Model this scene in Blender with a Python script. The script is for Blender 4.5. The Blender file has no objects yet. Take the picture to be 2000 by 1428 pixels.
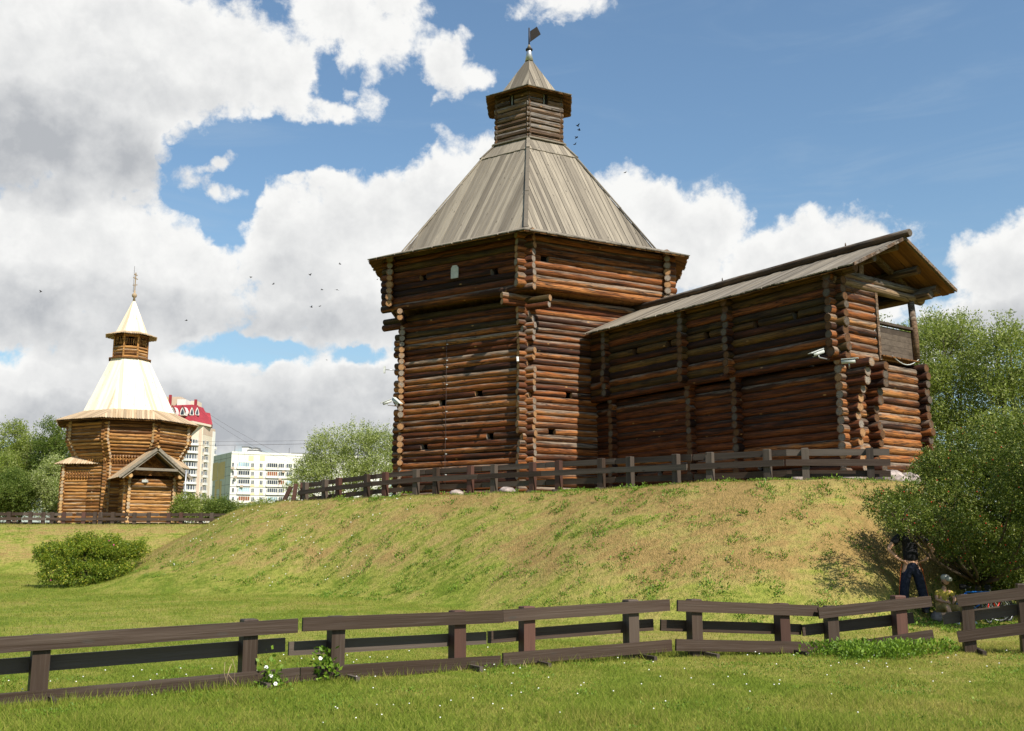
import bpy, bmesh, math, random
import numpy as np
from mathutils import Vector, Matrix

random.seed(7)
rng = np.random.default_rng(7)
R = math.radians
sc = bpy.context.scene
COL = sc.collection

# ------------------------------------------------------------------ camera, sky, sun, exposure
FPX, PITCH, CAMH = 1944.0, R(10.15), 1.55
cam_d = bpy.data.cameras.new('camera'); cam = bpy.data.objects.new('camera', cam_d); COL.objects.link(cam)
cam_d.sensor_width = 36.0; cam_d.lens = FPX / 2000 * 36.0; cam_d.clip_start = 0.1; cam_d.clip_end = 6000
cam.location = (0, 0, CAMH); cam.rotation_euler = (math.pi / 2 + PITCH, 0, 0)
sc.camera = cam
SUN_AZ, SUN_EL = R(142.0), R(47)
EXPOSURE = 0.62
SKY_STR = 0.072
sc.view_settings.view_transform = 'Standard'; sc.view_settings.look = 'None'
sc.view_settings.exposure = EXPOSURE; sc.view_settings.gamma = 1.0; sc.view_settings.use_curve_mapping = False
sc.cycles.max_bounces = 5; sc.cycles.diffuse_bounces = 3; sc.cycles.glossy_bounces = 2
sc.cycles.transmission_bounces = 3; sc.cycles.transparent_max_bounces = 6
sc.render.engine = 'CYCLES'

sun_d = bpy.data.lights.new('sun', 'SUN'); sun_d.energy = 5.0; sun_d.angle = R(0.5); sun_d.color = (1.0, 0.93, 0.82)
sun = bpy.data.objects.new('sun', sun_d); COL.objects.link(sun)
sdir = Vector((math.sin(SUN_AZ) * math.cos(SUN_EL), math.cos(SUN_AZ) * math.cos(SUN_EL), math.sin(SUN_EL)))
sun.rotation_euler = sdir.to_track_quat('Z', 'Y').to_euler(); sun.location = (20, -20, 30)


def ray(px, py):
    a = (px - 1000) / FPX; b = (714 - py) / FPX
    return Vector((a, math.cos(PITCH) - b * math.sin(PITCH), math.sin(PITCH) + b * math.cos(PITCH)))


def at(px, py, D):                       # point of the place seen at that spot of the photograph, D metres ahead
    r = ray(px, py); return Vector((r.x * D / r.y, D, CAMH + r.z * D / r.y))


class NT:
    """small helper to write node trees"""
    def __init__(s, tree): s.t = tree; s.n = tree.nodes; s.l = tree.links
    def new(s, typ, ins=None, **kw):
        nd = s.n.new(typ)
        for k, v in kw.items(): setattr(nd, k, v)
        for k, v in (ins or {}).items(): s.set(nd.inputs[k], v)
        return nd
    def set(s, sock, v):
        if isinstance(v, bpy.types.NodeSocket): s.l.new(v, sock)
        else: sock.default_value = v
    def math(s, op, a, b=None, c=None, clamp=False):
        nd = s.n.new('ShaderNodeMath'); nd.operation = op; nd.use_clamp = clamp
        for i, v in enumerate((a, b, c)):
            if v is not None: s.set(nd.inputs[i], v)
        return nd.outputs[0]
    def vec(s, op, a, b=None, c=None):
        nd = s.n.new('ShaderNodeVectorMath'); nd.operation = op
        for i, v in enumerate((a, b, c)):
            if v is not None: s.set(nd.inputs[i], v)
        return nd.outputs['Value'] if op in ('LENGTH', 'DOT_PRODUCT', 'DISTANCE') else nd.outputs[0]
    def mix(s, f, a, b, mode='MIX'):
        nd = s.n.new('ShaderNodeMix'); nd.data_type = 'RGBA'; nd.blend_type = mode
        s.set(nd.inputs[0], f); s.set(nd.inputs[6], a if isinstance(a, bpy.types.NodeSocket) else tuple(a) + (1,)); s.set(nd.inputs[7], b if isinstance(b, bpy.types.NodeSocket) else tuple(b) + (1,))
        return nd.outputs[2]
    def ramp(s, f, lo, hi, a=0.0, b=1.0, smooth=True):
        nd = s.n.new('ShaderNodeMapRange'); nd.interpolation_type = 'SMOOTHSTEP' if smooth else 'LINEAR'
        s.set(nd.inputs[0], f)
        for i, v in enumerate((lo, hi, a, b)): s.set(nd.inputs[i + 1], v)
        return nd.outputs[0]
    def noise(s, vec, scale, detail=4, rough=.55, dist=0.0, color=False, dims='3D'):
        nd = s.n.new('ShaderNodeTexNoise'); nd.noise_dimensions = dims
        s.set(nd.inputs['Vector'], vec); s.set(nd.inputs['Scale'], scale); s.set(nd.inputs['Detail'], detail)
        s.set(nd.inputs['Roughness'], rough); s.set(nd.inputs['Distortion'], dist)
        return nd.outputs['Color' if color else 0]


# ------------------------------------------------------------------ sky with cumulus clouds
def azel(px, py):
    d = ray(px, py).normalized(); return math.atan2(d.x, d.y), math.asin(d.z)

# cloud masses of the photograph: centre, half width, half height (photograph pixels), weight
CLOUDS = [(150, 120, 330, 150, 1.15), (420, 120, 220, 100, 1.05), (60, 250, 260, 130, 1.1), (230, 300, 120, 60, .75), (540, 190, 110, 50, .75),
          (700, 35, 150, 80, .95), (735, 125, 45, 62, .5), (868, 130, 52, 58, .9), (935, 148, 42, 24, .55), (1110, 0, 80, 38, .7), (610, 215, 60, 22, .45),
          
          (130, 460, 170, 120, 1.15), (290, 560, 190, 150, 1.2), (60, 560, 150, 140, 1.15), (380, 520, 70, 90, .7), (150, 640, 200, 55, .85),
          (560, 480, 130, 110, 1.1), (700, 470, 170, 120, 1.2), (860, 400, 150, 115, 1.2), (940, 420, 130, 140, 1.1), (650, 600, 270, 78, 1.1), (480, 610, 110, 60, .8),
          (150, 760, 240, 110, 1.15), (480, 800, 330, 95, 1.2), (740, 800, 300, 105, 1.1), (620, 770, 90, 60, .5), (1000, 790, 400, 90, 1.0),
          (1200, 400, 60, 70, .8), (1260, 460, 130, 100, 1.15), (1380, 450, 80, 78, 1.05), (1390, 520, 100, 60, .8), (1180, 500, 160, 80, .8),
          (1500, 520, 100, 62, 1.0), (1620, 490, 140, 70, 1.1), (1700, 600, 70, 50, .8), (1560, 580, 200, 50, .8),
          (1975, 540, 110, 85, 1.15), (1960, 610, 150, 60, .95), (1860, 600, 60, 30, .5), (2150, 520, 180, 120, 1.1), (1800, 700, 300, 40, .6)]

WISPS = [(432, 310, 26, 16, .62), (440, 378, 40, 22, .6), (372, 345, 36, 30, .5), (400, 325, 30, 12, .4), (570, 352, 34, 14, .6), (560, 215, 30, 22, .7), (640, 215, 70, 22, .75), (690, 178, 22, 14, .5), (305, 280, 34, 44, .7), (345, 240, 34, 24, .7), (720, 190, 30, 30, .55), (1085, 18, 70, 24, .5)]
HOLES = [(345, 285, 45, 50, .7), (410, 350, 95, 70, 1.0), (440, 430, 55, 60, .8), (560, 285, 190, 50, .9), (470, 690, 120, 34, .6), (20, 690, 50, 28, .5), (720, 700, 60, 25, .6), (775, 250, 80, 100, .9), (640, 150, 35, 60, .5)]
GREYS = [(130, 285, 230, 68, .95), (40, 335, 110, 50, .85), (70, 610, 190, 55, .8), (280, 632, 260, 50, .75), (620, 645, 240, 46, .75), (560, 555, 80, 40, .45), (90, 838, 240, 50, .85), (480, 842, 260, 58, .9), (700, 760, 180, 36, .5), (1970, 628, 130, 36, .75), (1210, 565, 150, 45, .45), (300, 190, 120, 32, .3), (1560, 602, 120, 22, .4)]

world = bpy.data.worlds.new('World'); sc.world = world; world.use_nodes = True
wt = NT(world.node_tree); wt.n.clear()
geo = wt.new('ShaderNodeTexCoord'); gdir = geo.outputs['Generated']
sky = wt.new('ShaderNodeTexSky'); sky.sky_type = 'NISHITA'; sky.sun_disc = False
sky.sun_elevation = SUN_EL; sky.sun_rotation = SUN_AZ; sky.air_density = 1.3; sky.dust_density = .6; sky.ozone_density = 1.5
nrm = wt.vec('NORMALIZE', gdir)
sep = wt.new('ShaderNodeSeparateXYZ', {0: nrm})
az = wt.math('ARCTAN2', sep.outputs[0], sep.outputs[1]); el = wt.math('ARCSINE', sep.outputs[2])
base2 = wt.new('ShaderNodeCombineXYZ', {0: az, 1: el, 2: 0.0}).outputs[0]
w1 = wt.vec('SUBTRACT', wt.noise(nrm, 9, 3, .6, color=True), (.5, .5, .5))
w2 = wt.vec('SUBTRACT', wt.noise(nrm, 34, 4, .6, color=True), (.5, .5, .5))
wp = wt.vec('MULTIPLY_ADD', w1, (.038, .032, 0), base2)
wp = wt.vec('MULTIPLY_ADD', w2, (.030, .028, 0), wp)


def field(p):
    acc = None
    for (cx, cy, rx, ry, wgt) in CLOUDS:
        a0, e0 = azel(cx, cy); sx = FPX / rx * .93; sy = FPX / ry * .93
        q = wt.vec('MULTIPLY_ADD', p, (sx, sy, 0), (-a0 * sx, -e0 * sy, 0))
        v = wt.math('MULTIPLY_ADD', wt.vec('DOT_PRODUCT', q, q), -wgt * .62, wgt)
        if acc is None: acc = v
        else:
            nd = wt.n.new('ShaderNodeMath'); nd.operation = 'SMOOTH_MAX'; wt.set(nd.inputs[0], acc); wt.set(nd.inputs[1], v); nd.inputs[2].default_value = .25
            acc = nd.outputs[0]
    for (cx, cy, rx, ry, wgt) in HOLES:
        a0, e0 = azel(cx, cy); sx = FPX / rx * .93; sy = FPX / ry * .93
        q = wt.vec('MULTIPLY_ADD', p, (sx, sy, 0), (-a0 * sx, -e0 * sy, 0))
        acc = wt.math('SUBTRACT', acc, wt.math('MAXIMUM', wt.math('MULTIPLY_ADD', wt.vec('DOT_PRODUCT', q, q), -wgt, wgt), 0.0))
    for (cx, cy, rx, ry, wgt) in WISPS:
        a0, e0 = azel(cx, cy); sx = FPX / rx * .93; sy = FPX / ry * .93
        q = wt.vec('MULTIPLY_ADD', p, (sx, sy, 0), (-a0 * sx, -e0 * sy, 0))
        acc = wt.math('MAXIMUM', acc, wt.math('MULTIPLY_ADD', wt.vec('DOT_PRODUCT', q, q), -wgt * .62, wgt))
    return acc

fA = field(wp)
# away from the frame: ordinary broken cumulus of the same kind
gen = wt.ramp(wt.noise(wt.vec('MULTIPLY', nrm, (1, 1, 2.2)), 2.6, 5, .55), .575, .64, 0, 1)
inx = wt.ramp(wt.math('ABSOLUTE', az), .55, .68, 0, 1); iny = wt.ramp(el, .56, .66, 0, 1)
outm = wt.math('MAXIMUM', inx, iny)
fine = wt.noise(nrm, 26, 9, .62, .15)
fine2 = wt.noise(nrm, 9, 8, .6)
bill = wt.math('MULTIPLY_ADD', wt.math('SUBTRACT', fine, .5), 1.95, wt.math('MULTIPLY', wt.math('SUBTRACT', fine2, .5), .9))
dens = wt.math('ADD', fA, bill)
mask_in = wt.math('POWER', wt.ramp(dens, .20, .66, 0, 1), .85)
mask = wt.math('MULTIPLY_ADD', outm, wt.math('SUBTRACT', gen, mask_in), mask_in)
# light: bright tops and edges, grey where much cloud lies between the place and the sun
gacc = None
for (cx, cy, rx, ry, wgt) in GREYS:
    a0, e0 = azel(cx, cy); sx = FPX / rx * .93; sy = FPX / ry * .93
    q = wt.vec('MULTIPLY_ADD', wp, (sx, sy, 0), (-a0 * sx, -e0 * sy, 0))
    v = wt.math('MAXIMUM', wt.math('MULTIPLY_ADD', wt.vec('DOT_PRODUCT', q, q), -wgt * .5, wgt), 0.0)
    gacc = v if gacc is None else wt.math('MAXIMUM', gacc, v)
sunoff = tuple(sdir * .012)
fineS = wt.noise(wt.vec('ADD', nrm, sunoff), 26, 6, .6, .15); fineS0 = wt.noise(nrm, 26, 6, .6, .15)
midS = wt.noise(wt.vec('ADD', nrm, tuple(sdir * .03)), 9, 5, .6)
relief = wt.math('ADD', wt.math('MULTIPLY', wt.math('SUBTRACT', fineS0, fineS), .85), wt.math('MULTIPLY', wt.math('SUBTRACT', fine2, midS), 1.0))
thick = wt.ramp(dens, .5, 1.3, 0, .28)
grey = wt.math('ADD', wt.math('MULTIPLY', gacc, wt.ramp(fine2, .3, .7, .95, .50)), thick)
gen_g = wt.math('MULTIPLY', outm, .35)
grey = wt.math('SUBTRACT', wt.math('ADD', grey, gen_g), relief, clamp=True)
CS = .62 / SKY_STR
white = tuple(c * CS for c in (1.0, 1.0, .985)); grayc = tuple(c * CS for c in (.50, .52, .55))
ccol = wt.mix(grey, white, grayc)
# clear-sky: nishita, a thin veil of high cloud and pale air low down
skyc = wt.vec('MULTIPLY', sky.outputs[0], (.97, 1.15, 1.25))
veil = wt.math('MULTIPLY', wt.ramp(wt.noise(wt.vec('MULTIPLY', nrm, (2.0, 2.0, 9.0)), 2.4, 6, .6, .6), .47, .75, 0, .30), wt.ramp(el, .1, .6, 1, .4))
skyc = wt.mix(wt.math('ADD', veil, wt.ramp(el, .0, .35, .28, .04)), skyc, tuple(c * CS for c in (.50, .62, .74)))
final = wt.mix(mask, skyc, ccol)
bg = wt.new('ShaderNodeBackground', {'Color': final, 'Strength': SKY_STR})
wo = wt.new('ShaderNodeOutputWorld'); wt.l.new(bg.outputs[0], wo.inputs[0])
world.cycles.sampling_method = 'MANUAL'; world.cycles.sample_map_resolution = 512


# ------------------------------------------------------------------ object helpers
def tag(o, label=None, cat=None, group=None, kind=None):
    if label: o['label'] = label
    if cat: o['category'] = cat
    if group: o['group'] = group
    if kind: o['kind'] = kind
    return o


def empty(name, loc=(0, 0, 0), parent=None, rz=0):
    o = bpy.data.objects.new(name, None); COL.objects.link(o); o.empty_display_size = .2
    o.location = loc; o.rotation_euler = (0, 0, rz)
    if parent: adopt(o, parent)
    return o


def adopt(o, parent):
    """parents keep world transforms: every parent here is unscaled and its world matrix is composed by hand"""
    o.parent = parent
    o.matrix_parent_inverse = wmat(parent).inverted()
    return o


def wmat(o):
    m = o.matrix_basis.copy() if hasattr(o, 'matrix_basis') else Matrix()
    if o.parent: return wmat(o.parent) @ o.matrix_parent_inverse @ m
    return m


def link(name, me, parent=None, M=None):
    o = bpy.data.objects.new(name, me); COL.objects.link(o)
    if M is not None: o.matrix_basis = M
    if parent: adopt(o, parent)
    return o


def mesh(name, verts, faces, mats, midx=None, smooth=False):
    me = bpy.data.meshes.new(name); me.from_pydata([tuple(v) for v in verts], [], faces)
    for m in (mats if isinstance(mats, (list, tuple)) else [mats]): me.materials.append(m)
    if midx: me.polygons.foreach_set('material_index', midx)
    if smooth is True: me.polygons.foreach_set('use_smooth', [True] * len(me.polygons))
    elif smooth: me.polygons.foreach_set('use_smooth', smooth)
    me.update(); return me


def npmesh(name, V, F, mats, attrs=None, smooth=False):
    """fast mesh: V (n,3), F (m,k) all faces of k corners"""
    me = bpy.data.meshes.new(name); n, (m, k) = len(V), F.shape
    me.vertices.add(n); me.vertices.foreach_set('co', np.ascontiguousarray(V, dtype=np.float32).ravel())
    me.loops.add(m * k); me.loops.foreach_set('vertex_index', np.ascontiguousarray(F, dtype=np.int32).ravel())
    me.polygons.add(m); me.polygons.foreach_set('loop_start', np.arange(0, m * k, k, dtype=np.int32))
    if smooth: me.polygons.foreach_set('use_smooth', np.ones(m, dtype=bool))
    for mt in (mats if isinstance(mats, (list, tuple)) else [mats]): me.materials.append(mt)
    me.update(calc_edges=True)
    for an, av in (attrs or {}).items():
        a = me.attributes.new(an, 'FLOAT', 'POINT'); a.data.foreach_set('value', np.ascontiguousarray(av, dtype=np.float32))
    return me


class MB:
    """collects simple solids, builds them as one mesh"""
    def __init__(s): s.v = []; s.f = []; s.sm = []
    def add(s, vs, fs, smooth=False):
        b = len(s.v); s.v += [tuple(v) for v in vs]; s.f += [tuple(b + i for i in f) for f in fs]; s.sm += [smooth] * len(fs); return s
    def box(s, c, size, M=None):
        hx, hy, hz = size[0] / 2, size[1] / 2, size[2] / 2
        vs = [Vector((x, y, z)) for x in (-hx, hx) for y in (-hy, hy) for z in (-hz, hz)]
        if M is not None: vs = [M @ v for v in vs]
        vs = [v + Vector(c) for v in vs]
        return s.add(vs, [(0, 1, 3, 2), (4, 6, 7, 5), (0, 4, 5, 1), (2, 3, 7, 6), (0, 2, 6, 4), (1, 5, 7, 3)])
    def bar(s, a, b, w, h, up=Vector((0, 0, 1))):
        a = Vector(a); b = Vector(b); x = (b - a).normalized(); y = up.cross(x).normalized(); z = x.cross(y)
        vs = [p + y * (sy * w / 2) + z * (sz * h / 2) for p in (a, b) for sy in (-1, 1) for sz in (-1, 1)]
        return s.add(vs, [(0, 2, 3, 1), (4, 5, 7, 6), (0, 1, 5, 4), (2, 6, 7, 3), (0, 4, 6, 2), (1, 3, 7, 5)])
    def tube(s, pts, rad, n=8, cap=True):
        pts = [Vector(p) for p in pts]; rad = rad if isinstance(rad, (list, tuple)) else [rad] * len(pts); b = len(s.v)
        for i, p in enumerate(pts):
            t = (pts[min(i + 1, len(pts) - 1)] - pts[max(i - 1, 0)]).normalized()
            r = t.cross(Vector((0, 0, 1)) if abs(t.z) < .9 else Vector((1, 0, 0))).normalized(); u = r.cross(t)
            for k in range(n):
                a = 2 * math.pi * k / n; s.v.append(tuple(p + (r * math.cos(a) + u * math.sin(a)) * rad[i]))
        for i in range(len(pts) - 1):
            for k in range(n):
                s.f.append((b + i * n + k, b + i * n + (k + 1) % n, b + (i + 1) * n + (k + 1) % n, b + (i + 1) * n + k)); s.sm.append(True)
        if cap:
            s.f.append(tuple(b + k for k in range(n))[::-1]); s.f.append(tuple(b + (len(pts) - 1) * n + k for k in range(n))); s.sm += [False, False]
        return s
    def poly(s, pts, thick):                   # flat outline given a thickness along its normal
        pts = [Vector(p) for p in pts]; nrm_ = (pts[1] - pts[0]).cross(pts[2] - pts[0]).normalized(); n = len(pts)
        vs = pts + [p - nrm_ * thick for p in pts]
        return s.add(vs, [tuple(range(n)), tuple(range(2 * n - 1, n - 1, -1))] + [(i, i + n, (i + 1) % n + n, (i + 1) % n) for i in range(n)])
    def blob(s, c, r, nu=10, nv=6, jit=0.0, rnd=random):
        c = Vector(c); b = len(s.v); r = r if isinstance(r, (tuple, list)) else (r, r, r)
        s.v.append(tuple(c + Vector((0, 0, r[2]))))
        for i in range(1, nv):
            for k in range(nu):
                th = math.pi * i / nv; ph = 2 * math.pi * k / nu; j = 1 + rnd.uniform(-jit, jit)
                s.v.append(tuple(c + Vector((r[0] * math.sin(th) * math.cos(ph), r[1] * math.sin(th) * math.sin(ph), r[2] * math.cos(th))) * j))
        s.v.append(tuple(c - Vector((0, 0, r[2])))); e = len(s.v) - 1
        for k in range(nu):
            s.f.append((b, b + 1 + k, b + 1 + (k + 1) % nu)); s.f.append((e, e - nu + (k + 1) % nu, e - nu + k)); s.sm += [True, True]
        for i in range(nv - 2):
            for k in range(nu):
                a0 = b + 1 + i * nu; s.f.append((a0 + k, a0 + nu + k, a0 + nu + (k + 1) % nu, a0 + (k + 1) % nu)); s.sm.append(True)
        return s
    def build(s, name, mat, parent=None, M=None):
        return link(name, mesh(name, s.v, s.f, mat, smooth=s.sm), parent, M)


# ------------------------------------------------------------------ materials
def new_mat(name):
    m = bpy.data.materials.new(name); m.use_nodes = True; t = NT(m.node_tree); t.n.clear()
    out = t.new('ShaderNodeOutputMaterial'); b = t.new('ShaderNodeBsdfPrincipled'); t.l.new(b.outputs[0], out.inputs[0])
    b.inputs['Specular IOR Level'].default_value = .25; b.inputs['Roughness'].default_value = .85
    return m, t, b, out


def bump(t, b, h, dist=.02, strength=.6):
    nd = t.new('ShaderNodeBump', {'Height': h, 'Distance': dist, 'Strength': strength}); t.l.new(nd.outputs[0], b.inputs['Normal'])


def plain(name, col, rough=.7, metal=0.0, var=.12, scale=6):
    m, t, b, out = new_mat(name); tc = t.new('ShaderNodeTexCoord')
    n = t.noise(tc.outputs['Object'], scale, 5, .6)
    b.inputs['Roughness'].default_value = rough; b.inputs['Metallic'].default_value = metal
    c = t.mix(t.ramp(n, .3, .7), tuple(x * (1 - var) for x in col), tuple(min(1, x * (1 + var)) for x in col))
    t.set(b.inputs['Base Color'], c); bump(t, b, n, .005, .3); return m


def rnd_vec(t):
    """object coordinates moved by a random amount for each object"""
    tc = t.new('ShaderNodeTexCoord'); oi = t.new('ShaderNodeObjectInfo')
    off = t.new('ShaderNodeCombineXYZ', {0: t.math('MULTIPLY', oi.outputs['Random'], 37.0), 1: t.math('MULTIPLY', oi.outputs['Random'], 91.0), 2: t.math('MULTIPLY', oi.outputs['Random'], 53.0)}).outputs[0]
    return t.vec('ADD', tc.outputs['Object'], off), oi, tc


def log_material(name, dark, mid, light, grayc, gray_amt, green=0.0):
    """round timber along local X: resin-brown wood greyed by the weather on its upper side, long drying cracks"""
    m, t, b, out = new_mat(name); v, oi, tc = rnd_vec(t)
    rnd = oi.outputs['Random']; rnd2 = t.math('FRACT', t.math('MULTIPLY', rnd, 7.31)); rnd3 = t.math('FRACT', t.math('MULTIPLY', rnd, 23.7))
    vl = t.vec('MULTIPLY', v, (.55, 7.0, 7.0)); vf = t.vec('MULTIPLY', v, (1.6, 30.0, 30.0))
    n1 = t.noise(vl, 1.0, 5, .62, .25); n2 = t.noise(vf, 1.0, 5, .65, .1); n3 = t.noise(t.vec('MULTIPLY', v, (1.3, 2.5, 2.5)), 1.0, 4, .6)
    f = t.math('ADD', t.math('MULTIPLY', n1, .75), t.math('MULTIPLY', t.math('SUBTRACT', rnd, .5), .30))
    c = t.mix(t.ramp(f, .22, .40), dark, mid); c = t.mix(t.ramp(f, .40, .62), c, light)
    c = t.mix(t.ramp(n2, .44, .62, 0, .72), c, tuple(x * .6 for x in dark))
    # weather grey: upper side of the log, broken up along the grain
    g = t.new('ShaderNodeNewGeometry'); sx = t.new('ShaderNodeSeparateXYZ', {0: g.outputs['Normal']})
    up = t.math('ADD', sx.outputs[2], t.math('MULTIPLY', t.math('SUBTRACT', n3, .5), 2.2))
    up = t.math('ADD', up, t.math('MULTIPLY', t.math('SUBTRACT', n1, .5), 1.3))
    up = t.math('ADD', up, t.math('MULTIPLY', t.math('SUBTRACT', rnd2, .5), .6))
    gm = t.math('MULTIPLY', t.ramp(up, .35 - gray_amt, 1.05 - gray_amt), .90)
    gtone = t.mix(t.ramp(n2, .36, .62), tuple(x * 1.35 for x in grayc), tuple(x * .35 for x in grayc))
    c = t.mix(gm, c, gtone)
    if green:
        c = t.mix(t.math('MULTIPLY', t.ramp(n3, .35, .7), green), c, (.11, .085, .017))
    # drying cracks
    w = t.noise(t.vec('MULTIPLY', v, (.30, 9.0, 9.0)), 1.0, 2, .5, 1.2)
    crack = t.ramp(t.math('ABSOLUTE', t.math('SUBTRACT', w, .5)), .0, .022, 1, 0)
    crack = t.math('MULTIPLY', crack, t.ramp(rnd3, .3, .6, .3, 1))
    c = t.mix(t.math('MULTIPLY', crack, .85), c, (.012, .008, .006))
    # small pale chips and knots
    vo = t.new('ShaderNodeTexVoronoi', {'Vector': t.vec('MULTIPLY', v, (1.6, 3.5, 3.5)), 'Scale': 1.0}); 
    kn = t.ramp(vo.outputs['Distance'], .05, .12, 1, 0); c = t.mix(t.math('MULTIPLY', kn, .7), c, t.mix(t.ramp(rnd2, .45, .55), (.03, .015, .008), (.42, .24, .09)))
    t.set(b.inputs['Base Color'], c); b.inputs['Roughness'].default_value = .74
    h = t.math('SUBTRACT', t.math('ADD', t.math('MULTIPLY', n2, .5), n1), t.math('MULTIPLY', crack, 1.6))
    bump(t, b, h, .022, .85); return m


def end_material(name, a, bcol, grayc):
    """sawn end of a log: rings, radial cracks, partly greyed"""
    m, t, b, out = new_mat(name); v, oi, tc = rnd_vec(t)
    s = t.new('ShaderNodeSeparateXYZ', {0: tc.outputs['Object']})
    p = t.new('ShaderNodeCombineXYZ', {0: s.outputs[1], 1: s.outputs[2], 2: 0.0}).outputs[0]
    r = t.vec('LENGTH', p); n = t.noise(v, 9, 4, .6)
    rings = t.math('SINE', t.math('MULTIPLY', t.math('ADD', r, t.math('MULTIPLY', n, .02)), 420.0))
    ang = t.math('ARCTAN2', s.outputs[2], s.outputs[1])
    cr = t.noise(t.new('ShaderNodeCombineXYZ', {0: t.math('MULTIPLY', ang, 2.2), 1: t.math('MULTIPLY', oi.outputs['Random'], 40.0), 2: t.math('MULTIPLY', r, 2.0)}).outputs[0], 1.6, 3, .6)
    crack = t.ramp(t.math('ABSOLUTE', t.math('SUBTRACT', cr, .5)), 0, .03, 1, 0)
    c = t.mix(t.ramp(rings, -1, 1, 0, .5), a, bcol)
    c = t.mix(t.ramp(t.math('ADD', t.math('FRACT', t.math('MULTIPLY', oi.outputs['Random'], 13.3)), t.math('SUBTRACT', n, .5)), .35, .75), c, grayc)
    c = t.mix(t.ramp(r, .075, .12, 0, .65), c, tuple(x * .35 for x in a))
    c = t.mix(t.math('MULTIPLY', crack, .8), c, (.03, .017, .01))
    t.set(b.inputs['Base Color'], c); bump(t, b, t.math('SUBTRACT', t.math('MULTIPLY', rings, .3), crack), .01, .6); return m


def board_material(name, a, bcol, stain, streak=.5, rough=.8, knots=True, axis=1):
    """sawn board with the grain along local Y (axis 1) or X (axis 0)"""
    m, t, b, out = new_mat(name); v, oi, tc = rnd_vec(t); rnd = oi.outputs['Random']
    sl = (7.0, .45, 7.0) if axis == 1 else (.45, 7.0, 7.0); sf = (45.0, 1.1, 45.0) if axis == 1 else (1.1, 45.0, 45.0)
    n1 = t.noise(t.vec('MULTIPLY', v, sl), 1.0, 5, .6, .2); n2 = t.noise(t.vec('MULTIPLY', v, sf), 1.0, 4, .6)
    f = t.math('ADD', n1, t.math('MULTIPLY', t.math('SUBTRACT', rnd, .5), .36))
    c = t.mix(t.ramp(f, .25, .75), a, bcol)
    c = t.mix(t.ramp(n2, .48, .75, 0, streak), c, stain)
    rnd2 = t.math('FRACT', t.math('MULTIPLY', rnd, 9.7))
    if knots:
        vo = t.new('ShaderNodeTexVoronoi', {'Vector': t.vec('MULTIPLY', v, (5.0, 1.6, 5.0) if axis == 1 else (1.6, 5.0, 5.0)), 'Scale': 1.0})
        c = t.mix(t.ramp(vo.outputs['Distance'], .06, .14, .75, 0), c, tuple(x * .45 for x in stain))
    c = t.mix(t.ramp(t.math('ADD', rnd2, t.math('MULTIPLY', n1, .4)), .85, 1.1, 0, .6), c, stain)
    t.set(b.inputs['Base Color'], c); b.inputs['Roughness'].default_value = rough
    bump(t, b, t.math('ADD', t.math('MULTIPLY', n2, .6), n1), .012, .7); return m


M = {}
M['log'] = log_material('weathered_log', (.038, .012, .004), (.245, .078, .018), (.39, .155, .042), (.160, .118, .088), .20)
M['log_gray'] = log_material('greyed_log', (.070, .026, .009), (.32, .120, .033), (.48, .23, .078), (.200, .155, .115), .45)
M['log_red_shaded'] = log_material('shade_darkened_log', (.018, .005, .002), (.105, .027, .006), (.21, .064, .015), (.055, .038, .026), -.05)  # red-brown wood, darkened so its colour carries the gallery wall's shade
M['log_green'] = log_material('mossy_log', (.020, .009, .003), (.085, .038, .009), (.155, .074, .017), (.050, .040, .025), -.1, .22)
M['log_new'] = log_material('honey_log', (.15, .060, .016), (.42, .20, .055), (.60, .34, .12), (.36, .27, .18), -.05)
M['log_newdark'] = log_material('brown_log', (.11, .042, .010), (.35, .155, .042), (.50, .26, .085), (.26, .19, .12), -.1)
M['beam_gray'] = log_material('hewn_grey_timber', (.06, .035, .02), (.17, .10, .055), (.25, .17, .10), (.17, .15, .13), .55)
M['end'] = end_material('shaded_log_end', (.13, .062, .024), (.085, .036, .014), (.105, .085, .065))  # end grain darkened to carry the shade at the gallery crossings
M['end_sunlit'] = end_material('sunlit_log_end', (.40, .22, .10), (.27, .135, .055), (.26, .22, .18))  # paler copy for sunlit ends, the sunlight put into its colour
M['end_new'] = end_material('pale_log_end', (.60, .38, .17), (.42, .23, .08), (.42, .33, .23))
M['roof'] = board_material('silvery_roof_board', (.170, .146, .114), (.275, .238, .185), (.066, .055, .043), .55)
M['roof_new'] = board_material('fresh_roof_board', (.68, .58, .43), (.84, .78, .64), (.46, .31, .17), .32)
M['roof_brown'] = board_material('browned_roof_board', (.34, .24, .14), (.50, .38, .25), (.20, .15, .10), .45)
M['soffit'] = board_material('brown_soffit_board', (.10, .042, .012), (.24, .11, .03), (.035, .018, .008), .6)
M['paint'] = board_material('dark_brown_painted_board', (.034, .021, .014), (.062, .041, .030), (.105, .084, .068), .32, .55, True, 0)
M['paint_red'] = board_material('reddish_brown_painted_post', (.066, .029, .021), (.100, .048, .035), (.026, .015, .011), .45, .6, False, 0)
M['paint_old'] = board_material('worn_greyed_paint_board', (.046, .034, .026), (.095, .076, .060), (.022, .017, .013), .5, .7, True, 0)
M['plank_gray'] = board_material('grey_balcony_plank', (.045, .032, .023), (.105, .080, .060), (.025, .018, .012), .6, .8, True, 0)
M['metal'] = plain('zinc_sheet', (.45, .46, .48), .45, .8)
M['dark_metal'] = plain('rusty_dark_metal', (.035, .028, .025), .6, .3)
M['white_plastic'] = plain('white_painted_metal', (.46, .48, .46), .45)
M['glass_dark'] = plain('dark_window_glass', (.03, .035, .045), .12)
M['pale_pane'] = plain('pale_window_board', (.42, .42, .40), .5)
M['stone'] = plain('pale_boulder', (.30, .25, .225), .95, 0, .45, 5)
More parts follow.
